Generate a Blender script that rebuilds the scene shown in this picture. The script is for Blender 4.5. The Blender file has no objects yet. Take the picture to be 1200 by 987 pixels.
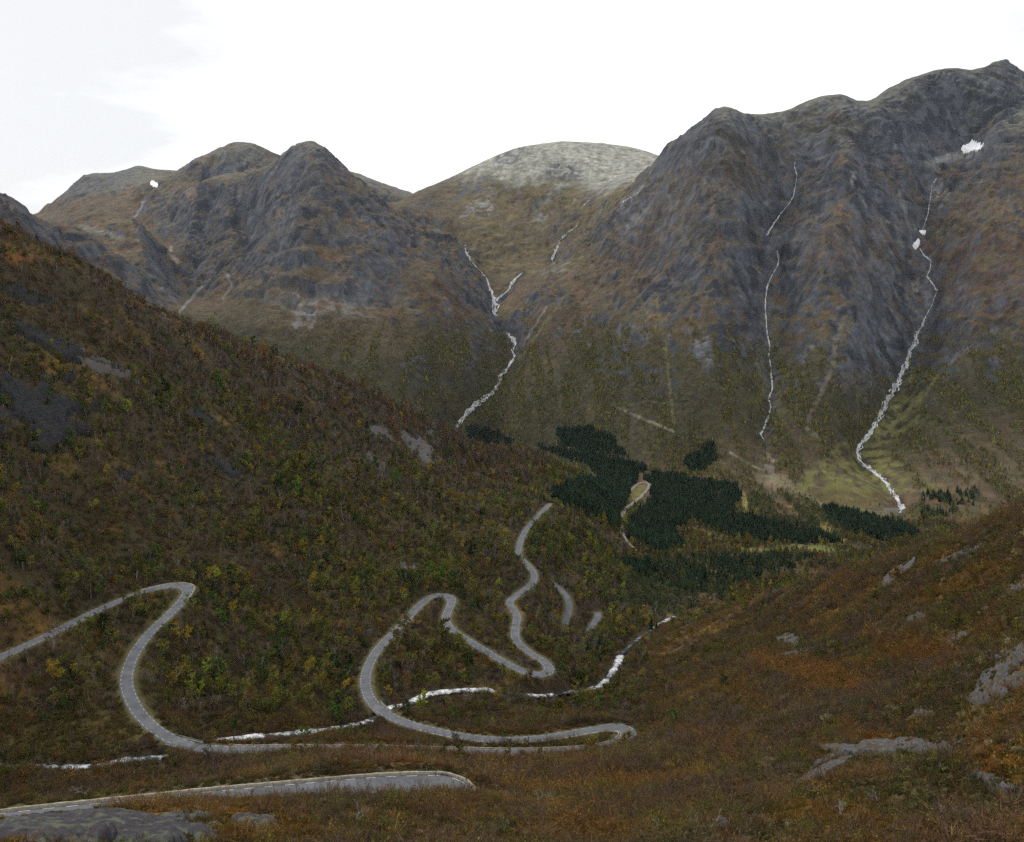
import bpy, math, random, time
import numpy as np
T0 = time.time()
def log(*a): print('[%.1fs]' % (time.time() - T0), *a)
random.seed(7)
rng = np.random.default_rng(11)
scene = bpy.context.scene
C = scene.collection

# ---------------------------------------------------------------- camera geometry (photo is 1200 x 987 points)
PW, PH, FOC, PITCH = 1200.0, 987.0, 1039.0, math.radians(9.0)
CP, SP = math.cos(PITCH), math.sin(PITCH)
def se(u, v):
    """horizontal slope x/y and vertical slope z/y of the sight line through a point of the view"""
    a = (np.asarray(u, float) - PW / 2) / FOC
    b = (PH / 2 - np.asarray(v, float)) / FOC
    y = CP + b * SP
    return a / y, (-SP + b * CP) / y
def uv(s, e):
    """inverse of se"""
    b = (e * CP + SP) / (CP - e * SP)
    a = s * (CP + b * SP)
    return PW / 2 + a * FOC, PH / 2 - b * FOC

# ---------------------------------------------------------------- noise
_perm = rng.permutation(512).astype(np.int32)
_ang = rng.random(512) * 2 * np.pi
_gx = np.cos(_ang).astype(np.float32); _gy = np.sin(_ang).astype(np.float32)
def perlin(x, y, seed=0):
    x = np.asarray(x, np.float64) + seed * 17.31; y = np.asarray(y, np.float64) - seed * 9.77
    xf = np.floor(x); yf = np.floor(y)
    fx = (x - xf).astype(np.float32); fy = (y - yf).astype(np.float32)
    xi = xf.astype(np.int64) & 511; yi = yf.astype(np.int64) & 511
    xj = (xi + 1) & 511; yj = (yi + 1) & 511
    def g(i, j, dx, dy):
        h = _perm[(_perm[i] + j) & 511]
        return _gx[h] * dx + _gy[h] * dy
    u = fx * fx * fx * (fx * (fx * 6 - 15) + 10); v = fy * fy * fy * (fy * (fy * 6 - 15) + 10)
    a = g(xi, yi, fx, fy); b = g(xj, yi, fx - 1, fy)
    c = g(xi, yj, fx, fy - 1); d = g(xj, yj, fx - 1, fy - 1)
    p = a + u * (b - a); q = c + u * (d - c)
    return (p + v * (q - p)) * 1.5
def fbm(x, y, wl, octs, seed=0, gain=0.5, ridged=False):
    out = 0; amp = 1.0; tot = 0
    for o in range(octs):
        n = perlin(x / wl, y / wl, seed + o * 3.7)
        if ridged: n = 1 - 2 * np.abs(n)
        out = out + amp * n; tot += amp
        amp *= gain; wl *= 0.49
    return out / tot
def sstep(a, b, x):
    t = np.clip((x - a) / (b - a), 0, 1); return t * t * (3 - 2 * t)
def lerp(a, b, t): return a + (b - a) * t

# ---------------------------------------------------------------- terrain: surveyed points (sight line, distance)
K = []                      # rows of s, Y, e
def P(*rows):
    for u, v, Y in rows:
        s, e = se(u, v); K.append((s, Y, e))
def H(*rows):               # hidden ground: given by slope to the eye instead of a sight line
    for u, Y, e in rows:
        s = ((u - 600) / FOC) / 0.98; K.append((s, Y, e))
def CREST(*rows, drop=0.05, back=True):  # skyline with ground falling away behind it
    for u, v, Y in rows:
        s, e = se(u, v); K.append((s, Y, e))
        K.append((s, Y * 1.10, e - drop * .5)); K.append((s, Y * 1.45, e - drop * 2.2)) if back else None
        K.append((s, Y * 1.03, e - drop * .07))
# ground at the viewer's feet
for u in (-330, 0, 300, 600, 900, 1200, 1530):
    H((u, 3, -.73), (u, 6, -.74), (u, 12, -.77), (u, 22, -.755))
P((0, 987, 44), (300, 987, 50), (600, 987, 56), (900, 987, 46), (1050, 987, 40), (1200, 987, 33), (-330, 987, 38), (1530, 987, 28))
P((0, 968, 60), (150, 960, 63), (280, 955, 68))
P((320, 943, 80), (400, 936, 90), (500, 932, 98), (560, 934, 100), (620, 950, 96), (700, 950, 96), (800, 950, 82), (900, 930, 84), (1000, 920, 74), (1100, 890, 72), (1200, 900, 52), (1100, 950, 50))
P((950, 905, 96), (1000, 872, 112), (1060, 868, 112), (1130, 880, 92), (1530, 900, 44), (1530, 750, 85), (1530, 600, 150))
P((620, 915, 172), (700, 900, 205), (700, 925, 140), (800, 900, 170), (800, 850, 250), (870, 850, 200), (900, 880, 142))
P((800, 800, 360), (880, 800, 262), (800, 760, 450), (900, 750, 360), (1000, 800, 186), (1000, 750, 250), (1000, 700, 320), (900, 715, 420))
P((1100, 830, 118), (1100, 780, 160), (1100, 720, 210), (1100, 670, 255), (1200, 830, 74), (1180, 780, 96), (1200, 730, 120), (1200, 660, 180), (1120, 800, 125))
# crest of the near hillside and the hidden drop into the valley behind it
P((1300, 560, 190), (1200, 597, 232), (1150, 617, 265), (1100, 638, 300), (1050, 652, 340), (1000, 663, 380), (950, 680, 425), (900, 697, 470), (850, 716, 520), (800, 734, 560), (1530, 520, 170))
H((1530, 260, -.20), (1530, 500, -.36), (1530, 1000, -.40), (1300, 290, -.27), (1300, 500, -.39), (1300, 1000, -.41))
H((1200, 300, -.31), (1200, 480, -.41), (1200, 1000, -.41), (1100, 380, -.36), (1100, 560, -.43), (1100, 1000, -.40), (1000, 470, -.39), (1000, 650, -.43), (1000, 1000, -.395),
  (900, 560, -.41), (900, 720, -.43), (900, 900, -.40), (850, 620, -.41))
# gorge and forested foot of the near hill
P((722, 755, 500), (740, 700, 720), (720, 680, 760), (770, 690, 900), (800, 690, 960), (840, 690, 1010), (850, 700, 900), (720, 640, 1000), (760, 645, 1150), (820, 650, 1270), (880, 660, 1260), (690, 640, 900), (700, 600, 1160))
# the dark hillside
P((0, 600, 345), (0, 680, 322), (0, 720, 310), (0, 520, 395), (0, 450, 440), (0, 360, 500), (0, 830, 266), (100, 820, 282), (80, 850, 270), (150, 870, 264))
P((100, 640, 395), (100, 600, 415), (100, 520, 455), (100, 450, 500), (100, 380, 550), (200, 640, 430), (200, 560, 490), (200, 470, 570), (300, 720, 405), (300, 800, 335), (360, 760, 385), (340, 840, 305))
P((300, 640, 480), (300, 560, 560), (300, 480, 670), (380, 660, 500), (400, 580, 610), (400, 510, 740), (470, 640, 570), (450, 580, 680), (470, 530, 830), (540, 660, 570), (540, 600, 740), (550, 555, 960), (570, 640, 640), (620, 580, 960), (660, 580, 1040), (600, 550, 1120), (660, 560, 1230))
P((-330, 600, 255), (-330, 400, 330), (-330, 800, 215))
P((-330, 130, 400), (-150, 205, 480), (0, 266, 560), (50, 290, 580), (100, 312, 605), (150, 342, 640), (200, 371, 690), (250, 391, 735), (300, 407, 785), (350, 426, 840), (400, 446, 905), (450, 471, 990), (480, 489, 1055), (510, 506, 1120), (540, 520, 1185), (580, 529, 1270), (620, 536, 1355), (660, 549, 1430), (690, 566, 1510))
H((-330, 460, .18), (-330, 900, -.08), (-330, 1600, -.22), (-150, 560, .04), (-150, 1000, -.15), (-150, 1600, -.24), (0, 640, .022), (0, 900, -.12), (0, 1300, -.28), (0, 1750, -.235),
  (100, 700, -.02), (100, 950, -.15), (100, 1350, -.28), (100, 1900, -.21), (200, 790, -.075), (200, 1000, -.17), (200, 1400, -.27), (200, 2000, -.20), (300, 890, -.105), (300, 1100, -.20), (300, 1500, -.26), (300, 2000, -.205),
  (400, 1010, -.14), (400, 1200, -.22), (400, 1600, -.25), (400, 2050, -.20), (480, 1160, -.19), (480, 1350, -.245), (480, 1700, -.24), (540, 1300, -.215), (540, 1500, -.245), (540, 1800, -.228), (620, 1500, -.232), (620, 1800, -.229))
# valley floor
P((735, 620, 1400), (700, 575, 1650), (730, 600, 1530), (760, 570, 1780), (800, 600, 1590), (800, 575, 1760), (820, 625, 1450), (860, 600, 1590), (880, 640, 1390), (900, 590, 1640), (950, 610, 1540), (960, 635, 1410), (1000, 610, 1560), (1050, 610, 1570), (1100, 600, 1610), (700, 545, 2000), (760, 556, 1860), (640, 521, 2240), (585, 516, 2370), (1160, 590, 1660))
# opposite wall, east part: foot, fan, face with two ravines, skyline
P((1055, 598, 1640), (1020, 580, 1720), (980, 562, 1785), (955, 578, 1715), (1010, 530, 1960), (1030, 545, 1890), (905, 558, 1810), (850, 545, 1850), (955, 545, 1830), (800, 545, 1900), (1085, 565, 1770), (1130, 558, 1765), (1200, 560, 1735), (1530, 560, 1650))
P((850, 480, 2010), (903, 470, 2085), (960, 480, 1990), (1043, 470, 2170), (1100, 500, 1960), (1150, 480, 1965), (1200, 480, 1930), (800, 480, 2030), (750, 490, 2090), (1530, 480, 1800))
P((850, 400, 2210), (898, 400, 2310), (950, 400, 2190), (1000, 400, 2190), (1078, 385, 2430), (1130, 400, 2190), (1200, 400, 2130), (800, 400, 2260), (750, 420, 2260))
P((800, 320, 2480), (850, 310, 2430), (905, 310, 2570), (960, 300, 2430), (1010, 300, 2470), (1080, 285, 2720), (1090, 320, 2600), (1150, 300, 2450), (1200, 300, 2380), (1530, 300, 2100))
P((800, 250, 2760), (850, 215, 2700), (915, 260, 2740), (935, 200, 2930), (985, 200, 2740), (1030, 210, 2860), (1095, 215, 3000), (1120, 185, 3090), (1140, 172, 3130), (1170, 170, 2960), (1200, 190, 2800), (1000, 255, 2560), (1050, 240, 2760), (1120, 235, 2820), (930, 165, 3040), (1020, 160, 3010), (1090, 135, 3180), (1130, 120, 3260), (850, 165, 2860), (880, 150, 3000))
CREST((770, 190, 3500), (785, 172, 3380), (805, 157, 3250), (825, 141, 3130), (850, 126, 3010), (868, 133, 3050), (900, 137, 3150), drop=.035, back=False)
CREST((930, 128, 3180), (960, 118, 3200), (978, 115, 3230), (1000, 120, 3290), (1030, 117, 3290), (1050, 105, 3290), (1080, 92, 3330), (1120, 85, 3370), (1160, 78, 3400), (1180, 73, 3400), (1193, 83, 3440), (1210, 92, 3480), (1300, 70, 3500), (1530, 60, 3500), drop=.035)
P((1200, 130, 3150), (1185, 120, 3230))
# flank running down to the hanging valley
P((770, 225, 3230), (740, 245, 3300), (700, 285, 3300), (720, 320, 2960), (770, 280, 2850), (680, 320, 3080), (650, 340, 3000), (640, 380, 2820), (700, 380, 2620), (750, 350, 2600), (690, 440, 2400), (640, 430, 2560), (620, 440, 2560), (660, 490, 2260), (600, 490, 2350), (720, 480, 2170))
# gorge of the middle stream
P((592, 378, 2960), (596, 395, 2880), (603, 410, 2800), (598, 430, 2720), (585, 452, 2610), (565, 475, 2500), (538, 505, 2390))
# hanging valley and the round mountain behind it
P((545, 285, 3700), (565, 315, 3480), (580, 345, 3200), (600, 325, 3380), (620, 310, 3520), (650, 300, 3500), (665, 270, 3620), (690, 240, 3850), (730, 215, 4050), (600, 285, 3680), (560, 270, 3780), (520, 270, 3850), (640, 260, 3900), (600, 250, 4000), (560, 240, 4080), (520, 245, 4100), (650, 220, 4150), (690, 205, 4250), (740, 195, 4350), (610, 210, 4250), (590, 225, 4180), (640, 185, 4450), (700, 183, 4450))
CREST((465, 240, 4300), (490, 226, 4350), (520, 212, 4420), (545, 200, 4480), (575, 186, 4550), (600, 176, 4620), (625, 170, 4680), (660, 166.5, 4720), (700, 168, 4720), (740, 173, 4700), (770, 182, 4650), (830, 205, 4600), drop=.03)
P(*[(u, v + dv, Y) for Y, dv in ((5000, 5), (5250, 2), (5500, 0), (5750, 1), (6000, 3)) for u, v in ((370, 194), (395, 200), (415, 204), (435, 211), (455, 219), (475, 226), (500, 234), (520, 241))])
# pyramid peak
P((360, 210, 3130), (360, 250, 2950), (345, 290, 2800), (360, 330, 2660), (380, 290, 2830), (400, 250, 3020), (400, 320, 2720), (430, 290, 2900), (430, 350, 2680), (470, 330, 2840), (500, 350, 2760), (480, 400, 2520), (520, 400, 2630), (550, 400, 2700), (540, 450, 2480), (480, 450, 2350), (400, 400, 2450), (400, 430, 2330), (340, 390, 2450), (300, 360, 2600), (300, 385, 2480), (500, 485, 2330), (560, 430, 2640), (575, 410, 2760))
CREST((250, 214, 3720), (275, 210, 3660), (300, 203, 3590), (320, 193, 3520), (335, 183, 3450), (346, 173, 3380), (357, 168.5, 3340), (366, 168.5, 3330), (380, 176, 3340), (392, 188, 3340), (405, 200, 3350), (430, 222, 3340), (455, 247, 3310), (480, 272, 3280), (505, 296, 3240), drop=.03, back=False)
P((530, 315, 3170), (555, 340, 3090), (575, 365, 3000))
H((505, 3480, .052), (530, 3450, .047), (480, 3700, .06), (440, 3900, .08))
# cliff face west of the pyramid, the side valley, knob and far peaks
P((320, 260, 3100), (300, 300, 2950), (270, 260, 3330), (250, 300, 3080), (230, 250, 3500), (215, 300, 3200), (205, 340, 2950), (250, 350, 2800), (200, 270, 3500), (220, 230, 3680), (195, 290, 3330), (200, 318, 3080))
P((190, 243, 3850), (178, 258, 3800), (180, 280, 3480), (140, 268, 3050), (120, 272, 3060), (160, 272, 3040), (170, 300, 2860), (150, 290, 2900), (140, 310, 2750), (185, 330, 2800), (100, 262, 3300), (150, 262, 3300))
P((0, 232, 2230), (20, 242, 2260), (45, 262, 2330), (75, 275, 2420), (105, 288, 2470), (125, 302, 2480), (145, 322, 2450), (165, 340, 2430), (0, 255, 2080), (50, 290, 2180), (-330, 200, 1900), (-150, 215, 2050))
H((0, 2350, .075), (0, 2700, .02), (30, 2500, .065), (0, 3500, .0), (60, 2700, .045), (-150, 2500, .03), (-330, 2400, .03), (-330, 3500, .0))
P((50, 255, 4600), (100, 240, 4300), (120, 225, 4500), (80, 250, 4250), (150, 220, 4400), (180, 222, 4200), (140, 245, 4050), (170, 245, 4000))
CREST((45, 251, 4800), (60, 240, 4830), (80, 222, 4880), (100, 206, 4940), (125, 203, 4960), (150, 198, 4970), (165, 195, 4970), (185, 201, 4970), (205, 202, 5000), drop=.03)
P((240, 195, 4200), (270, 185, 4200), (310, 190, 4250))
CREST((222, 198, 4400), (240, 187, 4380), (255, 178, 4350), (270, 171, 4340), (285, 169.5, 4340), (305, 174, 4360), (325, 184, 4400), (345, 195, 4450), drop=.03, back=False)
H((-330, 5000, .05), (-150, 5000, .055), (0, 4600, .06), (20, 4850, .06))
for u in (-330, 0, 300, 600, 900, 1200, 1530): H((u, 9500, .0))

# ---------------------------------------------------------------- roads and the river, as (u, v, height) and half-width
NEAR_ROAD = [(-90, 975, -72.7), (0, 963, -73.4), (70, 955.5, -73.9), (150, 947, -74.4), (230, 938.5, -74.9), (300, 932, -75.2), (380, 925, -75.6), (440, 919.5, -75.9), (490, 917.5, -76.1), (522, 919.5, -76.3), (543, 926, -76.5), (546, 936, -76.8), (530, 945, -77.2), (500, 949, -77.5), (450, 952, -77.9), (380, 958, -78.4)]
LONG_ROAD = [(-90, 808, -123.5), (0, 770, -126), (60, 742.5, -128.5), (120, 712.5, -131.5), (170, 693, -134), (198, 687, -135.2), (214, 686, -135.8), (221, 690, -136.2), (215, 702, -136.8), (200, 718, -137.8), (175, 742, -139.5), (156, 769, -141.2), (148, 795, -142.6), (152, 815, -143.6), (165, 838, -144.8), (190, 860, -146), (225, 874.5, -147), (270, 878.5, -147.6), (340, 878, -148.5), (440, 878.5, -149.6), (540, 881, -150.6), (620, 882, -151.4), (690, 878.5, -152.2), (722, 872, -152.8), (737, 863, -153.3), (735, 855, -153.7), (722, 851.5, -153.9), (690, 856, -154.4), (640, 864.5, -155.1), (590, 867.5, -155.8), (540, 862.5, -156.8), (490, 851.5, -158.1), (455, 838, -159.4), (435, 821, -160.8), (428, 800, -162.4), (432, 780, -163.9), (446, 757, -165.7), (470, 733, -167.8), (490, 711, -169.6), (504, 700, -170.7), (518, 697, -171.6), (529, 701, -172.2), (527, 712, -172.9), (522, 725, -174), (530, 738, -175), (560, 757, -177), (595, 778, -179.4), (620, 789, -180.8), (637, 790.5, -181.4), (644, 784, -181.9), (636, 774, -182.7), (618, 763, -184.2), (605, 750, -185.8), (604, 735, -187.5), (606, 722, -188.9), (600, 712, -190.3), (597, 705, -191), (610, 694, -192.4), (623, 684, -193.8), (626, 672, -195.6), (617, 661, -198), (608, 650, -200.2), (610, 635, -202.4), (617, 620, -204.9), (630, 605, -207.8), (645, 590, -211.2)]
LOW_ROAD = [(638, 677, -223), (652, 687, -225.3), (663, 698, -227.6), (667, 711, -229.6), (664, 724, -231.2), (660, 737, -232.8), (663, 748, -234)]
LOOP_ROAD = [(688, 748, -238.2), (691, 739, -239), (697, 729, -240.4), (701, 722, -242), (699, 717, -243.2)]
RIVER = [(-90, 893, -140.5), (0, 896, -143.5), (60, 898.5, -145), (100, 899, -146), (150, 890, -147.5), (185, 887, -148.8), (212, 885.5, -150), (236, 875, -151.5), (252, 868, -152.6), (285, 864, -154), (330, 860.5, -156), (385, 854, -158.5), (425, 847, -160.6), (448, 838, -162), (462, 826, -163.6), (478, 826, -165), (492, 816, -167), (512, 811, -169), (540, 808.5, -171.5), (575, 808, -175), (605, 813, -179.5), (635, 815, -184.6), (665, 811, -188.5), (697, 806, -192.6), (714, 794, -196.5), (722, 780, -200.5), (730, 765, -208), (750, 747, -221), (774, 731, -234), (790, 722, -246)]
def world_path(path, step):
    q = []
    for u, v, z in path:
        s, e = se(u, v); Y = z / e; q.append((s * Y, Y, z))
    q = np.array(q)
    # Catmull-Rom (centripetal-ish), resampled evenly
    ext = np.vstack([2 * q[0] - q[1], q, 2 * q[-1] - q[-2]])
    out = []
    for i in range(len(q) - 1):
        p0, p1, p2, p3 = ext[i:i + 4]
        for t in np.linspace(0, 1, 24, endpoint=False):
            out.append(.5 * (2 * p1 + (p2 - p0) * t + (2 * p0 - 5 * p1 + 4 * p2 - p3) * t * t + (3 * p1 - p0 - 3 * p2 + p3) * t ** 3))
    out.append(q[-1]); out = np.array(out)
    def resample(a):
        d = np.r_[0, np.cumsum(np.linalg.norm(np.diff(a[:, :2], axis=0), axis=1))]
        t = np.linspace(0, d[-1], max(3, int(d[-1] / step) + 1))
        return np.stack([np.interp(t, d, a[:, k]) for k in range(3)], 1)
    out = resample(out)
    for _ in range(3):        # soften survey jitter
        k = max(1, int(3.0 / step)); pad = np.vstack([np.repeat(out[:1], k, 0), out, np.repeat(out[-1:], k, 0)])
        w = np.ones(2 * k + 1) / (2 * k + 1)
        out = np.stack([np.convolve(pad[:, c], w, 'valid') for c in range(3)], 1)
    return resample(out)
ROADS = {'near': (world_path(NEAR_ROAD, .6), 2.3), 'long': (world_path(LONG_ROAD, .8), 2.15), 'low': (world_path(LOW_ROAD, .9), 2.2), 'loop': (world_path(LOOP_ROAD, .9), 2.2)}
RIVER_W = world_path(RIVER, 1.0)
for pts, w in ROADS.values():
    for p in pts[::18]: K.append((p[0] / p[1], p[1], p[2] / p[1]))
for p in RIVER_W[::16]: K.append((p[0] / p[1], p[1], (p[2] - .3) / p[1]))
for (s_, Y_, e_) in list(K):      # carry the land on beyond the surveyed strip
    for ue, un in ((-330, -900), (1530, 2200)):
        if abs(s_ - (ue - 600) / FOC / .98) < .06: K.append(((un - 600) / FOC / .98, Y_, e_))
K = np.array(K)
# keep the surveyed points apart
def cs(s, Y): return np.stack([s * 11.0, np.log(Y) * 6.0], -1)
kc = cs(K[:, 0], K[:, 1]); keep = []
for i in range(len(K)):
    if all((kc[i] - kc[j]) @ (kc[i] - kc[j]) > .0016 for j in keep): keep.append(i)
K = K[keep]; kc = kc[keep]
log('survey points', len(K))
CC = .25
A = np.sqrt(((kc[:, None] - kc[None]) ** 2).sum(-1) + CC * CC)
n = len(K); M = np.zeros((n + 3, n + 3)); M[:n, :n] = -A + np.eye(n) * 1e-3; M[:n, n] = 1; M[:n, n + 1:] = kc; M[n, :n] = 1; M[n + 1:, :n] = kc.T
W = np.linalg.solve(M, np.r_[K[:, 2], 0, 0, 0])
def base_e(s, Y):
    q = cs(s, Y); out = np.empty(len(q))
    for i in range(0, len(q), 4096):
        c = q[i:i + 4096]
        out[i:i + 4096] = -np.sqrt(((c[:, None] - kc[None]) ** 2).sum(-1) + CC * CC) @ W[:n] + W[n] + c @ W[n + 1:]
    return out

# ---------------------------------------------------------------- terrain grid (fan shaped, finer where it is seen finely)
LOWRES = globals().get('LOWRES', 1.0)
cu = np.r_[np.arange(-900, -330, 14.0), np.arange(-330, -30, 3.0), np.arange(-30, 1230, 1.15 * LOWRES), np.arange(1230, 1532, 3.0), np.arange(1532, 2200, 14.0)]
cols = ((cu - 600) / FOC) / 0.985
rows = []
for y0, y1, k in ((3, 30, 40), (30, 60, 110), (60, 140, 190), (140, 450, 380), (450, 900, 220), (900, 1700, 230), (1700, 3600, 620), (3600, 5800, 190), (5800, 9500, 16)):
    rows.append(np.exp(np.linspace(math.log(y0), math.log(y1), max(3, int(k / LOWRES)), endpoint=False)))
rows = np.concatenate(rows + [np.array([9500.])])
NR, NC = len(rows), len(cols)
# coarse solve, smooth upsampling
cr = np.exp(np.linspace(math.log(3), math.log(9500), 520)); cc = np.linspace(cols[0], cols[-1], 560)
E0 = base_e(np.tile(cc, len(cr)), np.repeat(cr, len(cc))).reshape(len(cr), len(cc))
def cubic_axis(a, pos, axis):
    a = np.moveaxis(a, axis, 0); i = np.clip(np.floor(pos).astype(int), 0, len(a) - 2); t = (pos - i).reshape([-1] + [1] * (a.ndim - 1))
    p0, p1, p2, p3 = a[np.maximum(i - 1, 0)], a[i], a[i + 1], a[np.minimum(i + 2, len(a) - 1)]
    r = .5 * (2 * p1 + (p2 - p0) * t + (2 * p0 - 5 * p1 + 4 * p2 - p3) * t * t + (3 * p1 - p0 - 3 * p2 + p3) * t ** 3)
    return np.moveaxis(r, 0, axis)
E = cubic_axis(cubic_axis(E0, np.interp(np.log(rows), np.log(cr), np.arange(len(cr))), 0), np.interp(cols, cc, np.arange(len(cc))), 1)
S2, Y2 = np.meshgrid(cols, rows)
X2 = S2 * Y2
Z = E * Y2
Zbase = Z.copy()
log('base terrain', NR, NC)

# slope of the smooth ground
def slope(Zg):
    dzds = np.gradient(Zg, cols, axis=1); dzdY = np.gradient(Zg, rows, axis=0)
    zx = dzds / Y2; zy = dzdY - dzds * S2 / Y2
    return zx, zy
zx, zy = slope(Z); SL0 = np.hypot(zx, zy)
U2, V2 = uv(S2, E)
# relief: crags, gullies and ledges on the great walls; hummocks nearby
far = sstep(1650, 2100, Y2)
wx = X2 + 60 * fbm(X2, Y2, 400, 3, 31); wy = Y2 + 60 * fbm(X2, Y2, 400, 3, 57)
big = fbm(wx, wy, 420, 5, 3, .5, True)
gul = fbm(X2 + 80 * perlin(X2 / 190, Z / 190, 8), Y2 * .45, 190, 4, 5, .5, True)
steep = sstep(.35, .75, SL0)
high = sstep(-260, 60, Z)
plate = sstep(3900, 4300, Y2) * sstep(440, 520, U2) * sstep(800, 760, U2)   # the round mountain is smoother
calm = 1 - .7 * plate
rel = far * ((38 * (big - .15)) * (.35 + .65 * high) + 30 * (gul - .2) * steep * (.45 + .55 * high)) * calm
fine = fbm(wx, wy, 60, 5, 13, .6)
rel += far * 15.0 * fine * (.35 + steep) * (.4 + .6 * high)
# creases and clefts in the rock
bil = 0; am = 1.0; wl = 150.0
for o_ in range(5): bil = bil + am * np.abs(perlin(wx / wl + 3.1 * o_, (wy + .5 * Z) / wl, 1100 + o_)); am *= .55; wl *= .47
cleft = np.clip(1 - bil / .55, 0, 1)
rel += far * 26 * (bil - .6) * steep * (.2 + .8 * high) * calm
# ledges: broken rock benches, tilting this way and that
Zt = Z + rel
for per0, amp, sd, tilt, dom in ((58, .60, 4, .10, 330), (27, .60, 71, -.14, 210), (13, .5, 171, .05, 150)):
    per = per0 * (1 + .45 * perlin(X2 / 700, Y2 / 700, sd) + .25 * perlin(X2 / 170, Y2 / 170, sd + 2))
    ph = (Zt + per0 * 1.1 * fbm(X2, Y2, per0 * 5, 4, sd + 3, .6) + (tilt + .1 * perlin(X2 / 800, Y2 / 800, sd + 7)) * X2) / per
    saw = ph - np.floor(ph); bench = (sstep(.5, .9, saw) - saw) * per
    rel += far * bench * amp * sstep(.0, .45, fbm(X2, Y2, dom, 4, sd + 20)) * steep * (.3 + .7 * high) * calm
# keep streams in their ravines
mid = sstep(320, 520, Y2) * (1 - far)
rel += mid * (7 * fbm(X2, Y2, 120, 5, 23) + 3.0 * fbm(X2, Y2, 30, 4, 27)) * (1 - .75 * sstep(.18, .08, SL0))
nearm = 1 - sstep(320, 520, Y2)
nz = sstep(14, 60, Y2) * nearm
rel += nz * (sstep(50, 200, Y2) * 3.2 * fbm(X2, Y2, 48, 4, 37) + .95 * fbm(X2, Y2, 15, 5, 41, .55) + .5 * np.maximum(0, fbm(X2, Y2, 6, 3, 43)))
# crags on the dark hillside
def blob(u, v, ru, rv, ang=0, y0=0, y1=1e9, soft=.6, wob=.35, wl=.5, seed=1):
    a = math.radians(ang); du = U2 - u; dv = V2 - v
    p = (du * math.cos(a) + dv * math.sin(a)) / ru; q = (-du * math.sin(a) + dv * math.cos(a)) / rv
    d = np.sqrt(p * p + q * q)
    m = d < 1.9
    out = np.zeros_like(U2)
    m &= (Y2 > y0) & (Y2 < y1)
    if m.any():
        d2 = d[m] + wob * fbm(p[m] * 1.0, q[m] * 1.0, wl * 2, 4, seed)
        out[m] = sstep(1 + soft * .5, 1 - soft * .5, d2)
    return out
CRAGS = [(40, 480, 62, 34, 12, 3), (120, 431, 30, 8, 24, 4), (85, 330, 20, 9, 25, 5), (60, 405, 40, 10, 25, 9), (492, 527, 26, 10, 40, 6), (505, 510, 18, 6, 40, 16), (445, 508, 16, 6, 30, 7), (262, 548, 22, 6, 35, 8), (240, 492, 22, 5, 35, 18), (440, 540, 14, 5, 40, 10), (20, 345, 34, 8, 12, 12), (300, 455, 20, 5, 30, 13), (150, 560, 18, 5, 30, 14), (478, 668, 10, 5, 20, 15)]
crag = np.zeros_like(Z)
for (u, v, a, b, r, sd) in CRAGS: crag = np.maximum(crag, blob(u, v, a, b, r, 250, 1300, seed=sd))
rel += crag * 2.5 * (fbm(X2, Y2, 40, 4, 77) - .1)
# slabs of bare rock in the heath
SLABS = [(1010, 880, 58, 9, -6, 3), (968, 903, 36, 9, -22, 4), (1090, 877, 46, 7, 6, 5), (1168, 802, 34, 17, -30, 6), (1192, 772, 26, 9, -35, 7), (1050, 675, 26, 5, -38, 8), (1125, 652, 26, 3, -22, 9), (935, 768, 18, 4, -8, 10), (1080, 838, 16, 4, 4, 11), (1165, 920, 24, 7, 20, 12), (925, 752, 16, 6, 0, 13), (1075, 725, 16, 4, -10, 14), (1130, 745, 20, 4, -15, 15),(1195, 690, 20, 4, -20, 17)]
slab = np.zeros_like(Z)
for (u, v, a, b, r, sd) in SLABS: slab = np.maximum(slab, blob(u, v, a, b, r, 30, 420, seed=sd, wob=.7, soft=.35))
sky_e = np.maximum.accumulate(E[::-1], axis=0)[::-1].max(0)[None]
prox = .5 + .5 * sstep(.0, .045, sky_e - E)
rel = np.where(Y2 > 1800, rel * prox, rel)
Z = Z + rel

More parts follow.
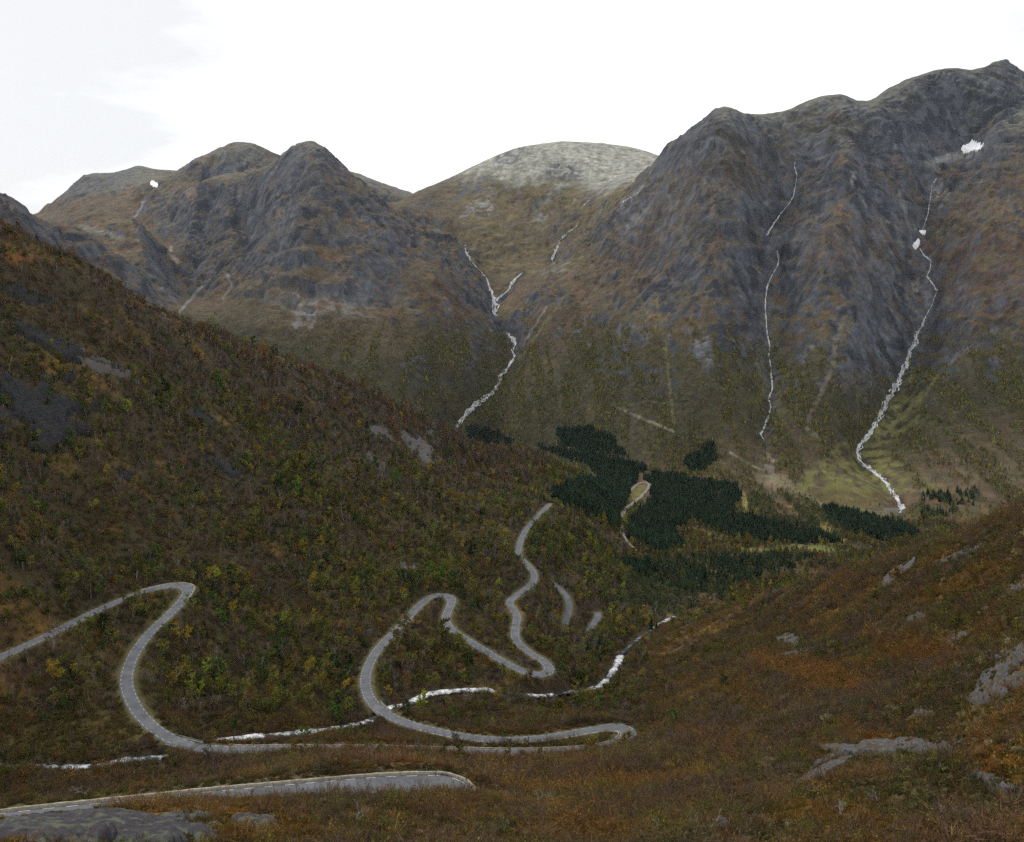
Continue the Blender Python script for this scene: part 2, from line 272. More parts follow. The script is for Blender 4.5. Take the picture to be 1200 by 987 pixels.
FALLS = {   # (u, v, width in metres) down each stream
 'middle': [(545, 287, 7), (546, 296, 12), (551, 305, 10), (557, 312, 9), (565, 320, 12), (571, 327, 10), (573, 335, 9), (576, 342, 11), (579, 350, 13), (581, 358, 18), (579, 366, 16), (580, 371, 9)],
 'middle lower': [(593, 390, 4), (600, 396, 7), (604, 404, 8), (601, 412, 8), (603, 418, 6), (598, 427, 9), (594, 433, 7), (586, 442, 8), (583, 452, 7), (575, 462, 8), (565, 470, 9), (556, 476, 7), (546, 486, 6), (538, 496, 7), (534, 505, 6)],
 'side': [(613, 319, 5), (606, 325, 7), (600, 331, 9), (597, 339, 6), (593, 343, 4), (589, 346, 6), (584, 350, 8), (581, 353, 6)],
 'basin': [(677, 264, 6), (670, 270, 14), (662, 276, 12), (657, 282, 12), (653, 290, 10), (650, 297, 9), (646, 306, 7)],
 'basin upper': [(720, 217, 5), (708, 222, 8), (700, 227, 6), (692, 233, 6), (685, 240, 5), (681, 246, 4)],
 'plateau': [(750, 224, 5), (740, 231, 6), (728, 238, 5)],
 'thin': [(932, 186, 2.5), (931, 196, 3), (934, 206, 3.5), (932, 218, 4), (930, 230, 4), (924, 240, 4.5), (915, 250, 4.5), (910, 258, 4.5), (904, 267, 4.5), (898, 277, 4)],
 'thin lower': [(910, 294, 4), (913, 303, 5), (911, 312, 4), (904, 324, 5), (899, 336, 5), (897, 350, 4.5), (897, 365, 5), (898, 380, 5), (899, 392, 5), (902, 405, 5.5), (901, 417, 5), (903, 430, 6), (904, 442, 6), (905, 455, 7), (901, 468, 7), (903, 478, 6), (900, 490, 7), (895, 502, 6), (891, 509, 6), (896, 516, 4)],
 'great': [(1098, 208, 3), (1092, 218, 4), (1091, 228, 4), (1089, 240, 4.5), (1087, 252, 4), (1083, 264, 4.5), (1080, 272, 5)],
 'great middle': [(1077, 290, 5), (1083, 300, 4), (1091, 306, 4), (1090, 315, 4.5), (1086, 324, 4), (1092, 332, 3.5), (1098, 341, 4), (1095, 348, 5), (1092, 358, 6), (1085, 370, 6)],
 'great lower': [(1085, 370, 6), (1081, 382, 7), (1074, 391, 9), (1073, 403, 9), (1066, 412, 9), (1064, 424, 11), (1058, 435, 12), (1053, 448, 12), (1047, 458, 11), (1041, 467, 11), (1036, 478, 9), (1029, 491, 9), (1024, 500, 8), (1018, 509, 8), (1010, 519, 8), (1005, 528, 8), (1006, 538, 7), (1013, 545, 7), (1021, 551, 6), (1031, 559, 6), (1039, 567, 6), (1046, 577, 6), (1053, 587, 7), (1058, 597, 8), (1052, 602, 9)]}

# ravines worn by the streams
def first_hit(u, v, EE, ymin=1500):
    s, e = se(u, v); j = int(np.clip(round(float(np.interp(s, cols, np.arange(NC)))), 0, NC - 1)); c = EE[:, j]; i = int(np.argmax((c >= e) & (rows > ymin)))
    return (s * rows[i], rows[i]) if i else None
E_ = Z / Y2; RV = np.zeros(Z.shape, np.float32)
GULLIES = [(pl, 34, 20) for k, pl in FALLS.items() if k not in ('plateau', 'basin upper')] + [([(1097, 345, 0), (1096, 352, 0)], 34, 18), ([(898, 277, 0), (905, 286, 0), (910, 294, 0)], 34, 18), ([(580, 371, 0), (588, 380, 0), (593, 390, 0)], 40, 26), ([(1080, 272, 0), (1075, 286, 0), (1077, 290, 0)], 34, 18),
    ([(1012, 150, 0), (1016, 180, 0), (1024, 215, 0), (1020, 250, 0), (1010, 290, 0)], 36, 24), ([(990, 340, 0), (980, 380, 0), (976, 430, 0), (962, 462, 0), (947, 495, 0)], 30, 13), ([(880, 160, 0), (900, 185, 0), (915, 205, 0)], 36, 22), ([(775, 330, 0), (782, 400, 0), (786, 470, 0)], 24, 9), ([(845, 300, 0), (850, 380, 0), (846, 450, 0)], 28, 11), ([(300, 230, 0), (292, 270, 0), (285, 310, 0)], 40, 24),
    ([(345, 215, 0), (330, 260, 0), (322, 300, 0)], 36, 20), ([(250, 225, 0), (238, 270, 0), (226, 320, 0)], 40, 22), ([(420, 260, 0), (440, 310, 0), (462, 360, 0), (478, 410, 0)], 34, 14), ([(1150, 200, 0), (1130, 260, 0), (1120, 330, 0), (1118, 420, 0)], 36, 16), ([(960, 150, 0), (965, 200, 0), (962, 260, 0)], 34, 16), ([(700, 330, 0), (668, 370, 0), (640, 410, 0)], 26, 10), ([(1170, 300, 0), (1166, 380, 0), (1160, 470, 0)], 34, 13)]
for pl, wd, dp in GULLIES:
    q = []
    for (a, b_, w0), (c, e, w1) in zip(pl[:-1], pl[1:]):
        k = max(2, int(math.hypot(c - a, e - b_) / 1.5))
        for t_ in np.linspace(0, 1, k, endpoint=False):
            h_ = first_hit(a + (c - a) * t_, b_ + (e - b_) * t_, E_)
            if h_: q.append(h_)
    qq = []
    for (x0, y0), (x1, y1) in zip(q[:-1], q[1:]):
        L_ = math.hypot(x1 - x0, y1 - y0)
        for t_ in (np.linspace(0, 1, int(L_ / 8) + 1, endpoint=False) if L_ < 140 else (0,)): qq.append((x0 + (x1 - x0) * t_, y0 + (y1 - y0) * t_))
    for (px, py) in qq:
        R_ = wd * 2.2; i0, i1 = np.searchsorted(rows, (py - R_, py + R_)); sa = [(px + o) / (py + o2) for o in (-R_, R_) for o2 in (-R_, R_)]; j0, j1 = np.searchsorted(cols, (min(sa), max(sa)))
        if i1 <= i0 or j1 <= j0: continue
        sl = (slice(i0, i1), slice(j0, j1)); dd = np.hypot(X2[sl] - px, Y2[sl] - py) / wd
        RV[sl] = np.maximum(RV[sl], dp * np.exp(-np.abs(dd) ** 1.3 * 1.6))
Z = Z - RV * (1 + .35 * fbm(X2, Y2, 40, 3, 801))

# ---------------------------------------------------------------- cut roads and river bed into the ground
RD = np.full(Z.shape, 1e3, np.float32); RZ = np.zeros(Z.shape, np.float32); RH = np.full(Z.shape, 2.0, np.float32)
VD = np.full(Z.shape, 1e3, np.float32); VZ = np.zeros(Z.shape, np.float32)
def stamp(pts, D, ZZ, reach, HW=None, hw=0):
    for p in pts:
        i0 = np.searchsorted(rows, p[1] - reach); i1 = np.searchsorted(rows, p[1] + reach)
        s0, s1 = sorted(((p[0] - reach) / (p[1] - (reach if p[0] < 0 else 0)), (p[0] + reach) / p[1]))
        s0 = min((p[0] - reach) / (p[1] - reach), (p[0] - reach) / (p[1] + reach)); s1 = max((p[0] + reach) / (p[1] - reach), (p[0] + reach) / (p[1] + reach))
        j0 = np.searchsorted(cols, s0); j1 = np.searchsorted(cols, s1)
        if i1 <= i0 or j1 <= j0: continue
        sl = (slice(i0, i1), slice(j0, j1))
        d = np.hypot(X2[sl] - p[0], Y2[sl] - p[1])
        m = d < D[sl]
        D[sl][m] = d[m]; ZZ[sl][m] = p[2]
        if HW is not None: HW[sl][m] = hw
stamp(RIVER_W, VD, VZ, 16)
for nm, (pts, hw) in ROADS.items(): stamp(pts[::2], RD, RZ, 16, RH, hw)
k = sstep(2.0, 11.0, VD - 1.0); Z = np.where(VD < 900, lerp(np.minimum(Z, VZ + np.maximum(0, VD - 2) * .9 + .3), Z, k), Z)
k = sstep(1.1, 10.0, RD - RH); Z = np.where(RD < 900, lerp(RZ - .18, Z, k), Z)
k = sstep(1.5, 3.2, VD); Z = np.where(VD < 900, lerp(np.minimum(Z, VZ - .5), Z, k), Z)
E = Z / Y2
U2, V2 = uv(S2, E)
EMAX = np.maximum.accumulate(E, axis=0)
VIS = E >= np.vstack([np.full((1, NC), -9), EMAX[:-1]])
zx, zy = slope(Z); SL = np.hypot(zx, zy)
log('terrain done', Z.min(), Z.max())
def gpos(x, y):
    x = np.asarray(x, float); y = np.asarray(y, float)
    return np.interp(x / y, cols, np.arange(NC)), np.interp(y, rows, np.arange(NR))
def samp(G, x, y):
    j, i = gpos(x, y); j0 = np.clip(j.astype(int), 0, NC - 2); i0 = np.clip(i.astype(int), 0, NR - 2); a = j - j0; b = i - i0
    return (G[i0, j0] * (1 - a) + G[i0, j0 + 1] * a) * (1 - b) + (G[i0 + 1, j0] * (1 - a) + G[i0 + 1, j0 + 1] * a) * b
def sampn(G, x, y):
    j, i = gpos(x, y); return G[np.rint(i).astype(int), np.rint(j).astype(int)]
def ground(x, y): return samp(Z, x, y)
def hit(u, v, ymin=20):
    """where the sight line through (u, v) first meets the ground"""
    # s depends on v only weakly; take it exactly
    s, e = se(u, v); j = int(np.clip(round(float(np.interp(s, cols, np.arange(NC)))), 0, NC - 1))
    col = E[:, j]; i = np.argmax((col >= e) & (rows > ymin))
    if i == 0: i = int(np.argmax(col * (rows > 1500)))
    e0, e1 = col[i - 1], col[i]; t = np.clip((e - e0) / (e1 - e0 + 1e-12), 0, 1)
    Y = rows[i - 1] + (rows[i] - rows[i - 1]) * t
    return np.array([s * Y, Y, float(ground(s * Y, Y))])

# ---------------------------------------------------------------- helpers for objects
def mesh_np(name, V, F, mats=(), smooth=False, mi=None):
    """V (n,3), F list of (m,k) arrays of quads / tris"""
    me = bpy.data.meshes.new(name)
    Fs = F if isinstance(F, (list, tuple)) else [F]
    Fs = [f for f in Fs if len(f)]
    me.vertices.add(len(V)); me.vertices.foreach_set('co', np.asarray(V, np.float32).ravel())
    nl = sum(f.size for f in Fs); me.loops.add(nl)
    me.loops.foreach_set('vertex_index', np.concatenate([f.ravel() for f in Fs]).astype(np.int32))
    tot = np.concatenate([np.full(len(f), f.shape[1], np.int32) for f in Fs]); st = np.r_[0, np.cumsum(tot)[:-1]].astype(np.int32)
    me.polygons.add(len(tot)); me.polygons.foreach_set('loop_start', st); me.polygons.foreach_set('loop_total', tot)
    if smooth: me.polygons.foreach_set('use_smooth', np.ones(len(tot), bool))
    if mi is not None: me.polygons.foreach_set('material_index', np.asarray(mi, np.int32))
    for m in mats: me.materials.append(m)
    me.update(calc_edges=True); me.validate()
    return me
def link(name, data, parent=None, **props):
    o = bpy.data.objects.new(name, data); C.objects.link(o)
    if parent is not None: o.parent = parent
    for k, v in props.items(): o[k] = v
    return o
class NT:
    """short-hand for node trees"""
    def __init__(s, nt): s.nt = nt
    def __call__(s, typ, ins=None, **props):
        n = s.nt.nodes.new(typ)
        for k, v in props.items(): setattr(n, k, v)
        for k, v in (ins or {}).items():
            if isinstance(v, bpy.types.NodeSocket): s.nt.links.new(v, n.inputs[k])
            else: n.inputs[k].default_value = v
        return n
    def mix(s, f, a, b, mode='MIX'):
        n = s.nt.nodes.new('ShaderNodeMix'); n.data_type = 'RGBA'; n.blend_type = mode
        for idx, v in ((0, f), (6, a), (7, b)):
            if isinstance(v, bpy.types.NodeSocket): s.nt.links.new(v, n.inputs[idx])
            else: n.inputs[idx].default_value = v if idx == 0 else (tuple(v) + (1,))[:4]
        return n.outputs[2]
    def math(s, op, a, b=0.0, c=0.0, clamp=False):
        n = s.nt.nodes.new('ShaderNodeMath'); n.operation = op; n.use_clamp = clamp
        for i, v in enumerate((a, b, c)):
            if isinstance(v, bpy.types.NodeSocket): s.nt.links.new(v, n.inputs[i])
            else: n.inputs[i].default_value = v
        return n.outputs[0]
    def link(s, a, b): s.nt.links.new(a, b)
def new_mat(name):
    m = bpy.data.materials.new(name); m.use_nodes = True; m.node_tree.nodes.clear()
    return m, NT(m.node_tree)
def finish(N, bsdf): 
    o = N('ShaderNodeOutputMaterial'); N.link(bsdf.outputs[0], o.inputs['Surface'])
def grid_faces(nr, nc):
    i = np.arange(nr - 1)[:, None] * nc + np.arange(nc - 1)[None]
    return np.stack([i, i + 1, i + nc + 1, i + nc], -1).reshape(-1, 4)

# ---------------------------------------------------------------- what grows and lies where (albedo of the ground cover)
def line_mask(pts, wid, y0, y1, wob=1.5, seed=3):
    out = np.zeros(U2.shape, np.float32); pts = np.array(pts, float)
    lo = pts[:, :2].min(0) - wid * 3 - 4; hi = pts[:, :2].max(0) + wid * 3 + 4
    m = (U2 > lo[0]) & (U2 < hi[0]) & (V2 > lo[1]) & (V2 < hi[1]) & (Y2 > y0) & (Y2 < y1)
    u = U2[m]; v = V2[m]
    if not len(u): return out
    u = u + wob * perlin(v / 9, u / 30, seed)
    d = np.full(len(u), 1e9)
    for (a, b), (c, e) in zip(pts[:-1, :2], pts[1:, :2]):
        L = (c - a) ** 2 + (e - b) ** 2 + 1e-9
        t = np.clip(((u - a) * (c - a) + (v - b) * (e - b)) / L, 0, 1)
        d = np.minimum(d, np.hypot(u - a - t * (c - a), v - b - t * (e - b)))
    out[m] = sstep(wid * 1.25, wid * .55, d + wid * .35 * perlin(u / 5, v / 5, seed + 5))
    return out
n400 = fbm(X2, Y2, 420, 5, 201); n90 = fbm(X2, Y2, 90, 5, 211); n25 = fbm(X2, Y2, 25, 4, 221); n7 = fbm(X2, Y2, 7, 3, 231)
stk = fbm(X2 + 40 * perlin(Z / 120, X2 / 200, 5), Z * .30, 46, 4, 241)
led = fbm(X2 * .28 + 60 * perlin(X2 / 260, Y2 / 260, 6), Z + .16 * X2 + 16 * fbm(X2, Y2, 130, 3, 245), 30, 4, 247)   # bands along the walls       # streaks that run down the walls
def col(r, g, b): return np.array([r, g, b], np.float32)
HEATH, RUSSET, OCHRE, OLIVE, MOSS = col(.072, .049, .028), col(.095, .047, .022), col(.170, .098, .022), col(.076, .068, .024), col(.085, .090, .024)
ROCK, ROCKD, ROCKP, ALPINE, FLOOR = col(.088, .094, .110), col(.033, .037, .046), col(.24, .236, .23), col(.16, .16, .135), col(.036, .029, .014)
G = np.empty(Z.shape + (3,), np.float32)
def put(mask, c):
    m = mask[..., None].astype(np.float32); G[...] = G + (c - G) * m
# near and middle ground
G[...] = HEATH
put(sstep(-.1, .35, n90) * .8, RUSSET); put(sstep(.05, .45, n25 + .3 * n90) * .7, OCHRE)
put(sstep(.0, .4, fbm(X2, Y2, 60, 4, 251)) * .7, OLIVE); put(sstep(.2, .5, fbm(X2, Y2, 18, 4, 261)) * .6, MOSS)
orange = sstep(120, 40, Y2) * sstep(-.15, .2, n25); put(orange * .75, col(.135, .066, .020))
hillside = sstep(250, 330, Y2) * sstep(1500, 1250, Y2) * (U2 < 780)
put(hillside * .75, FLOOR); put(hillside * sstep(.1, .5, n25) * .5, OCHRE)
# walls and high ground
colm = lerp(col(.094, .073, .044)[None, None], col(.108, .070, .040)[None, None], sstep(-.2, .4, n90)[..., None])
colm = lerp(colm, col(.104, .086, .042)[None, None], (sstep(.0, .5, fbm(X2, Y2, 150, 4, 271)) * .8)[..., None])
G = lerp(G, colm.astype(np.float32), sstep(1600, 1750, Y2)[..., None].astype(np.float32))
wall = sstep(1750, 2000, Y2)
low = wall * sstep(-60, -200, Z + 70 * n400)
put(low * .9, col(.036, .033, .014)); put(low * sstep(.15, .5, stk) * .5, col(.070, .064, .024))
n45 = fbm(X2, Y2, 45, 4, 281)
rk = SL * 1.15 - .12 + .55 * n400 + .55 * n45 + .25 * stk + .65 * led + .0006 * np.clip(Z, -450, 700) - .12
rk = rk - .16 * sstep(2000, 3000, Y2) * sstep(-.2, .5, n90) - .13 + .30 * sstep(2, 14, RV)
rk = sstep(.84, 1.2, rk) * wall * sstep(-330, -180, Z)
massif = sstep(780, 860, U2) * wall
pyr = wall * sstep(560, 480, U2)
rk = np.clip(rk + wall * sstep(300, 520, Z) * .55 * massif, 0, 1)
roundm = plate.astype(np.float32) * (Y2 > 3600)
rk *= 1 - .55 * sstep(3300, 3700, Y2) * sstep(480, 530, U2) * sstep(800, 740, U2)
rc = lerp(ROCK[None, None], ROCKD[None, None], sstep(-.2, .35, .6 * stk + .8 * n45 + .5 * led)[..., None]); rc = lerp(rc, ROCKP[None, None], (sstep(.25, .6, fbm(X2, Y2 * .4 + Z, 40, 4, 291)) * .55)[..., None])
rc = lerp(rc, ROCKD[None, None] * .7, (sstep(.45, .85, cleft) * .7)[..., None]); rc = lerp(rc, col(.080, .060, .042)[None, None], (sstep(.1, .5, n90 - .3 * stk) * .5)[..., None])  # clefts painted darker: wet rock, with their shade put into the colour
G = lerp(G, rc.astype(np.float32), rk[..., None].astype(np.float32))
# alpine tops: lichen grey, dusted pale on the round mountain
top = wall * sstep(360, 520, Z + 90 * n90 + 60 * n400) * sstep(1.25, .6, SL); put(top * .75, ALPINE * .85)
rtop = sstep(3600, 4000, Y2) * sstep(500, 560, U2) * sstep(850, 790, U2) * sstep(232, 194, V2 + 24 * n400 + 20 * n90 + 8 * n25 - .13 * (U2 - 640)); put(rtop * .92, col(.33, .33, .28))
put(rtop * sstep(.05, .4, n45 + .5 * n25) * .6, col(.12, .11, .07))
basin = sstep(3200, 3500, Y2) * sstep(500, 560, U2) * sstep(780, 720, U2) * (1 - rtop)
put(basin * sstep(-.3, .3, n90) * .75, col(.120, .096, .040)); put(basin * sstep(.1, .4, n45) * .35, col(.18, .165, .125))
PATCH = [(810, 235, 50, 50, -40, col(.085, .066, .042), .6, 2300, 3300), (1000, 290, 60, 30, 0, col(.085, .060, .036), .5, 2200, 2900), (1150, 400, 60, 20, -8, col(.075, .05, .03), .5, 1900, 2600), (950, 790, 70, 22, 14, col(.25, .115, .026), .9, 150, 380), (1060, 760, 70, 14, 10, col(.22, .085, .02), .8, 120, 320), (840, 870, 70, 16, 10, col(.20, .10, .026), .8, 130, 330), (1120, 690, 90, 12, -22, col(.22, .11, .024), .8, 140, 330), (760, 920, 90, 12, 4, col(.20, .075, .026), .7, 110, 260), (900, 840, 30, 9, 10, MOSS, .9, 130, 330), (1010, 830, 46, 9, 6, col(.11, .075, .06), .9, 100, 260), (880, 760, 50, 10, -10, col(.11, .11, .03), .8, 250, 480), (500, 890, 140, 8, 2, col(.20, .085, .028), .8, 130, 270), (160, 905, 140, 8, 0, col(.18, .085, .03), .7, 120, 250),
    (265, 262, 70, 46, 12, ROCKD * 1.35, .6, 2700, 3900), (360, 205, 30, 30, 0, ROCK * .9, .4, 2700, 3500), (440, 300, 60, 22, 25, ROCK * .8, .55, 2600, 3500), (420, 395, 80, 22, 12, col(.066, .048, .026), .7, 2200, 3000), (330, 340, 40, 26, 15, col(.066, .050, .027), .6, 2300, 3200), (520, 355, 50, 20, 42, col(.075, .046, .026), .8, 2500, 3300), (640, 400, 50, 26, -50, col(.072, .045, .027), .75, 2300, 3300), (730, 320, 60, 26, -48, col(.078, .052, .028), .6, 2400, 3500),
    (870, 190, 40, 30, 20, col(.070, .054, .030), .6, 2500, 3300), (960, 150, 50, 20, 0, col(.075, .066, .038), .6, 2600, 3400), (890, 340, 60, 12, 4, ROCKD, .6, 2000, 2800), (1160, 330, 60, 50, 0, col(.076, .047, .028), .6, 1900, 2700),
    # (u, v, ru, rv, angle, colour, strength, near, far)
    (660, 203, 24, 12, -8, ROCKD * 1.6, .7, 3500, 5200), (690, 232, 8, 8, -30, ROCKD, .7, 3300, 5200), (598, 182, 18, 9, -30, ROCK, .8, 3500, 5200), (555, 222, 22, 8, -25, ROCK, .8, 3500, 5200), (495, 243, 26, 9, -15, ROCKD, .7, 3500, 5200),
    (560, 241, 20, 6, -30, ROCKP, .7, 3300, 5200), (572, 248, 12, 3, -40, ROCKP, .8, 3300, 5200), (635, 255, 10, 5, -30, ROCKP, .7, 3000, 5200), (640, 235, 22, 4, -40, ALPINE, .8, 3000, 5200), (668, 256, 14, 6, -15, ROCKD, .7, 2900, 5200),
    (705, 222, 30, 4, -25, ROCKP, .55, 3000, 5200), (740, 230, 26, 4, -40, ROCKP, .6, 3000, 5200), (745, 258, 22, 5, -45, ROCKP, .5, 2700, 5200), (650, 315, 20, 7, -20, ALPINE, .6, 2800, 4200), (505, 270, 18, 5, -25, ALPINE, .7, 3400, 4700),
    (1115, 185, 24, 5, -10, ROCKP, .9, 2600, 3500), (1090, 195, 10, 4, 20, ROCKP, .7, 2600, 3500), (1100, 222, 10, 12, 30, ROCKP, .6, 2500, 3300), (1060, 245, 4, 20, -20, ROCKP, .5, 2400, 3300), (1000, 210, 3, 8, 10, ROCKP, .8, 2400, 3300),
    (1080, 345, 12, 18, 5, ROCKP * .8, .75, 2000, 3000), (825, 412, 12, 22, -10, ROCK, .9, 1900, 2600), (820, 395, 10, 10, 0, ROCKP * .8, .6, 1900, 2600), (790, 330, 40, 30, -20, ROCKD, .6, 2000, 2800), (860, 265, 50, 18, 0, ROCKD, .45, 2000, 2900),
    (960, 330, 50, 22, -10, ROCKD, .45, 2000, 2900), (1140, 300, 60, 20, -10, RUSSET, .35, 2000, 2900), (1150, 240, 60, 26, -35, col(.10, .07, .035), .6, 2000, 3000), (1170, 400, 40, 12, 0, ROCKD * 1.2, .7, 1800, 2600), (1110, 130, 60, 26, -10, ROCKD, .75, 2600, 3600), (1060, 150, 50, 22, -10, ROCKD, .6, 2600, 3600),
    (225, 228, 6, 8, 0, col(.30, .20, .13), .8, 3000, 4000), (420, 340, 40, 14, -4, ROCK, .6, 2400, 3000), (380, 355, 60, 14, 5, ROCKP * .8, .45, 2300, 3000), (330, 300, 30, 30, 0, ROCK, .5, 2400, 3400), (270, 250, 50, 40, 0, ROCKD, .5, 2800, 3700), (380, 240, 40, 40, 0, ROCKD, .35, 2700, 3400),
    (355, 372, 14, 12, -10, ROCKP * .85, .6, 2200, 2900), (470, 350, 25, 12, 30, ROCK, .5, 2300, 3000), (400, 295, 40, 8, -5, col(.125, .085, .04), .7, 2300, 3100), (170, 258, 30, 8, 10, col(.10, .06, .035), .8, 3500, 4700), (110, 245, 50, 12, 8, col(.095, .065, .045), .8, 3500, 4900), (190, 262, 12, 6, 0, ALPINE * .8, .8, 3000, 4700),
    (120, 272, 30, 4, 15, ALPINE, .7, 2400, 3400), (110, 215, 50, 12, -10, ROCK * .9, .8, 4200, 5200), (200, 345, 14, 16, 20, ROCK, .7, 2400, 3200), (200, 320, 14, 5, -10, ROCKD, .7, 2400, 3300), (285, 180, 45, 8, -5, ALPINE * .8, .7, 3900, 4700), (60, 285, 70, 20, 25, ROCKD * 1.15, .7, 1700, 2600),
    # fans, screes and meadows in the valley
    (1000, 562, 50, 30, -18, col(.140, .138, .038), .95, 1550, 2050), (975, 572, 40, 18, -10, col(.135, .130, .038), .8, 1550, 2050), (1030, 560, 26, 26, 20, col(.130, .125, .038), .8, 1550, 2050), (1060, 480, 18, 46, 28, col(.120, .115, .036), .8, 1800, 2400), (985, 585, 50, 14, 10, col(.105, .082, .03), .8, 1500, 1900), (1040, 505, 34, 16, -48, col(.12, .115, .035), .75, 1800, 2300), (1085, 570, 26, 8, 30, col(.11, .105, .034), .6, 1500, 2000),
    (908, 565, 18, 9, 20, col(.20, .155, .10), .85, 1500, 1900), (900, 545, 7, 14, 0, col(.19, .165, .13), .8, 1600, 2000), (900, 450, 16, 70, 0, col(.10, .088, .036), .6, 1750, 2500), (1050, 600, 14, 4, 10, col(.22, .21, .2), .8, 1450, 1800),
    (872, 588, 3, 14, -12, col(.22, .18, .06), .9, 1350, 1800), (880, 645, 24, 3, 4, col(.15, .16, .04), .9, 1100, 1600), (945, 643, 40, 4, 2, col(.15, .165, .045), .9, 1100, 1600), (985, 636, 10, 4, -10, col(.20, .185, .07), .8, 1100, 1600), (968, 618, 8, 7, 40, col(.19, .16, .04), .8, 1200, 1700),
    (742, 574, 14, 12, 20, col(.125, .108, .035), .9, 1400, 2000), (755, 565, 12, 5, 10, col(.15, .09, .045), .8, 1400, 2000), (822, 626, 10, 6, 10, col(.17, .09, .02), .8, 1200, 1700), (1130, 600, 80, 8, 0, col(.09, .078, .032), .7, 1400, 1800),
    # near slopes
    (40, 290, 50, 10, 18, OCHRE, .6, 300, 800), (20, 300, 26, 7, 14, col(.21, .095, .02), .8, 300, 800), (240, 384, 70, 7, 22, OCHRE, .9, 500, 1000), (350, 424, 90, 7, 22, OCHRE, .8, 600, 1100), (545, 772, 36, 9, 6, col(.20, .105, .018), .95, 250, 500), (445, 790, 14, 26, 10, OLIVE, .7, 250, 450), (260, 800, 50, 16, 0, OLIVE, .5, 250, 420),
    (690, 865, 60, 5, -4, col(.13, .12, .03), .8, 200, 320), (190, 712, 30, 10, -40, OLIVE, .8, 300, 440), (350, 895, 60, 6, 0, col(.19, .09, .02), .8, 150, 300), (620, 855, 60, 5, 0, col(.20, .10, .02), .7, 200, 340), (470, 868, 60, 6, 4, col(.16, .085, .02), .6, 200, 340), (20, 740, 50, 14, -20, OCHRE, .6, 200, 400),
    (980, 770, 50, 9, 8, OLIVE * 1.2, .8, 150, 420), (1110, 725, 46, 10, 6, MOSS, .7, 120, 320), (1160, 740, 40, 9, -10, col(.19, .075, .016), .7, 80, 260), (1010, 780, 40, 6, 0, col(.2, .10, .02), .7, 120, 320), (880, 820, 40, 14, 20, col(.20, .105, .02), .7, 150, 380), (830, 740, 40, 6, -14, OCHRE, .8, 300, 600),
    (1090, 660, 70, 5, -24, col(.2, .105, .022), .6, 150, 400), (1110, 900, 30, 12, 10, MOSS * .7, .9, 30, 160), (1180, 900, 50, 14, 25, col(.24, .1, .018), .9, 20, 160), (1040, 868, 40, 5, 4, col(.26, .1, .016), .9, 40, 200), (1000, 965, 120, 14, 8, col(.23, .11, .022), .7, 20, 120),
    (300, 975, 60, 10, -6, col(.22, .10, .016), .8, 20, 120), (60, 962, 70, 3, -8, col(.2, .095, .02), .8, 20, 130), (720, 975, 100, 10, 0, col(.2, .095, .02), .6, 20, 130), (250, 957, 40, 3, -2, col(.24, .10, .016), .9, 20, 120)]
for i, (u, v, ru, rv, an, c, a, y0, y1) in enumerate(PATCH): k_ = a * (1 if y0 < 1450 or y1 < 2000 else sstep(-.35, .15, n25 + n45)); c = c * (.62 if y0 < 260 else .85 if y0 < 1000 else 1.0); put(blob(u, v, ru, rv, an, y0, y1, seed=300 + i, wob=.95, wl=.45, soft=.9) * k_, c)
TRACK = col(.20, .175, .13); LINE = col(.125, .112, .05)
LINES = [([(990, 370), (978, 400), (976, 430), (965, 455), (947, 490), (946, 503), (957, 512)], 3.2, TRACK * .8, .6, 1750, 2600), ([(725, 478), (748, 489), (772, 498), (790, 506)], 1.6, TRACK, .8, 1750, 2500), ([(725, 478), (760, 470), (785, 474)], 1.2, LINE, .6, 1750, 2500),
    ([(768, 345), (775, 380), (782, 420), (786, 470), (790, 500)], 2.2, LINE, .6, 1750, 2700), ([(745, 340), (758, 365), (768, 385)], 2, LINE, .6, 1750, 2700), ([(640, 360), (625, 385), (612, 405)], 1.4, col(.2, .19, .18), .6, 2300, 3000), ([(665, 345), (640, 378), (608, 420)], 2.6, col(.115, .10, .04), .7, 2200, 3000),
    ([(1100, 440), (1085, 460), (1060, 485), (1035, 510)], 3, LINE, .7, 1750, 2500), ([(855, 530), (880, 545), (895, 552)], 1.5, TRACK, .7, 1700, 2100), ([(905, 560), (925, 570), (960, 590), (1010, 600), (1050, 603)], 2.6, col(.16, .145, .08), .7, 1450, 1900), ([(170, 235), (160, 252), (150, 262)], 1.5, ROCKP, .7, 3500, 4800),
    ([(200, 290), (198, 298), (208, 306)], 2.5, col(.28, .24, .19), .7, 2900, 3600), ([(236, 336), (222, 352), (210, 366)], 1.6, ROCKP, .7, 2300, 3100), ([(265, 320), (272, 335), (262, 350)], 2, ROCKP, .5, 2300, 3100), ([(898, 300), (897, 380), (903, 470), (897, 520)], 7, ROCK * .8, .45, 1800, 2700), ([(1090, 310), (1085, 370), (1066, 430)], 9, ROCK * 1.1, .5, 1900, 2800),
    ([(905, 180), (910, 230), (900, 280)], 5, ROCKD, .5, 2300, 3200), ([(1012, 150), (1018, 190), (1022, 230)], 4, ROCKD, .6, 2400, 3300), ([(880, 165), (905, 205)], 4, ROCKD, .6, 2400, 3200)]
for i, (pts, wd, c, a, y0, y1) in enumerate(LINES): put(line_mask(pts, wd, y0, y1, seed=400 + i) * a, c)
# bare rock of crags and slabs, road verges, banks of the river
verge = (RD < 900) * sstep(2.6, .6, RD - RH + 2.2 * n7 + 1.2 * n25); put(verge * .75, col(.105, .095, .034))
bank = (VD < 900) * sstep(3.6, 2.2, VD + 1.5 * n7); put(bank * .7, col(.04, .036, .030))
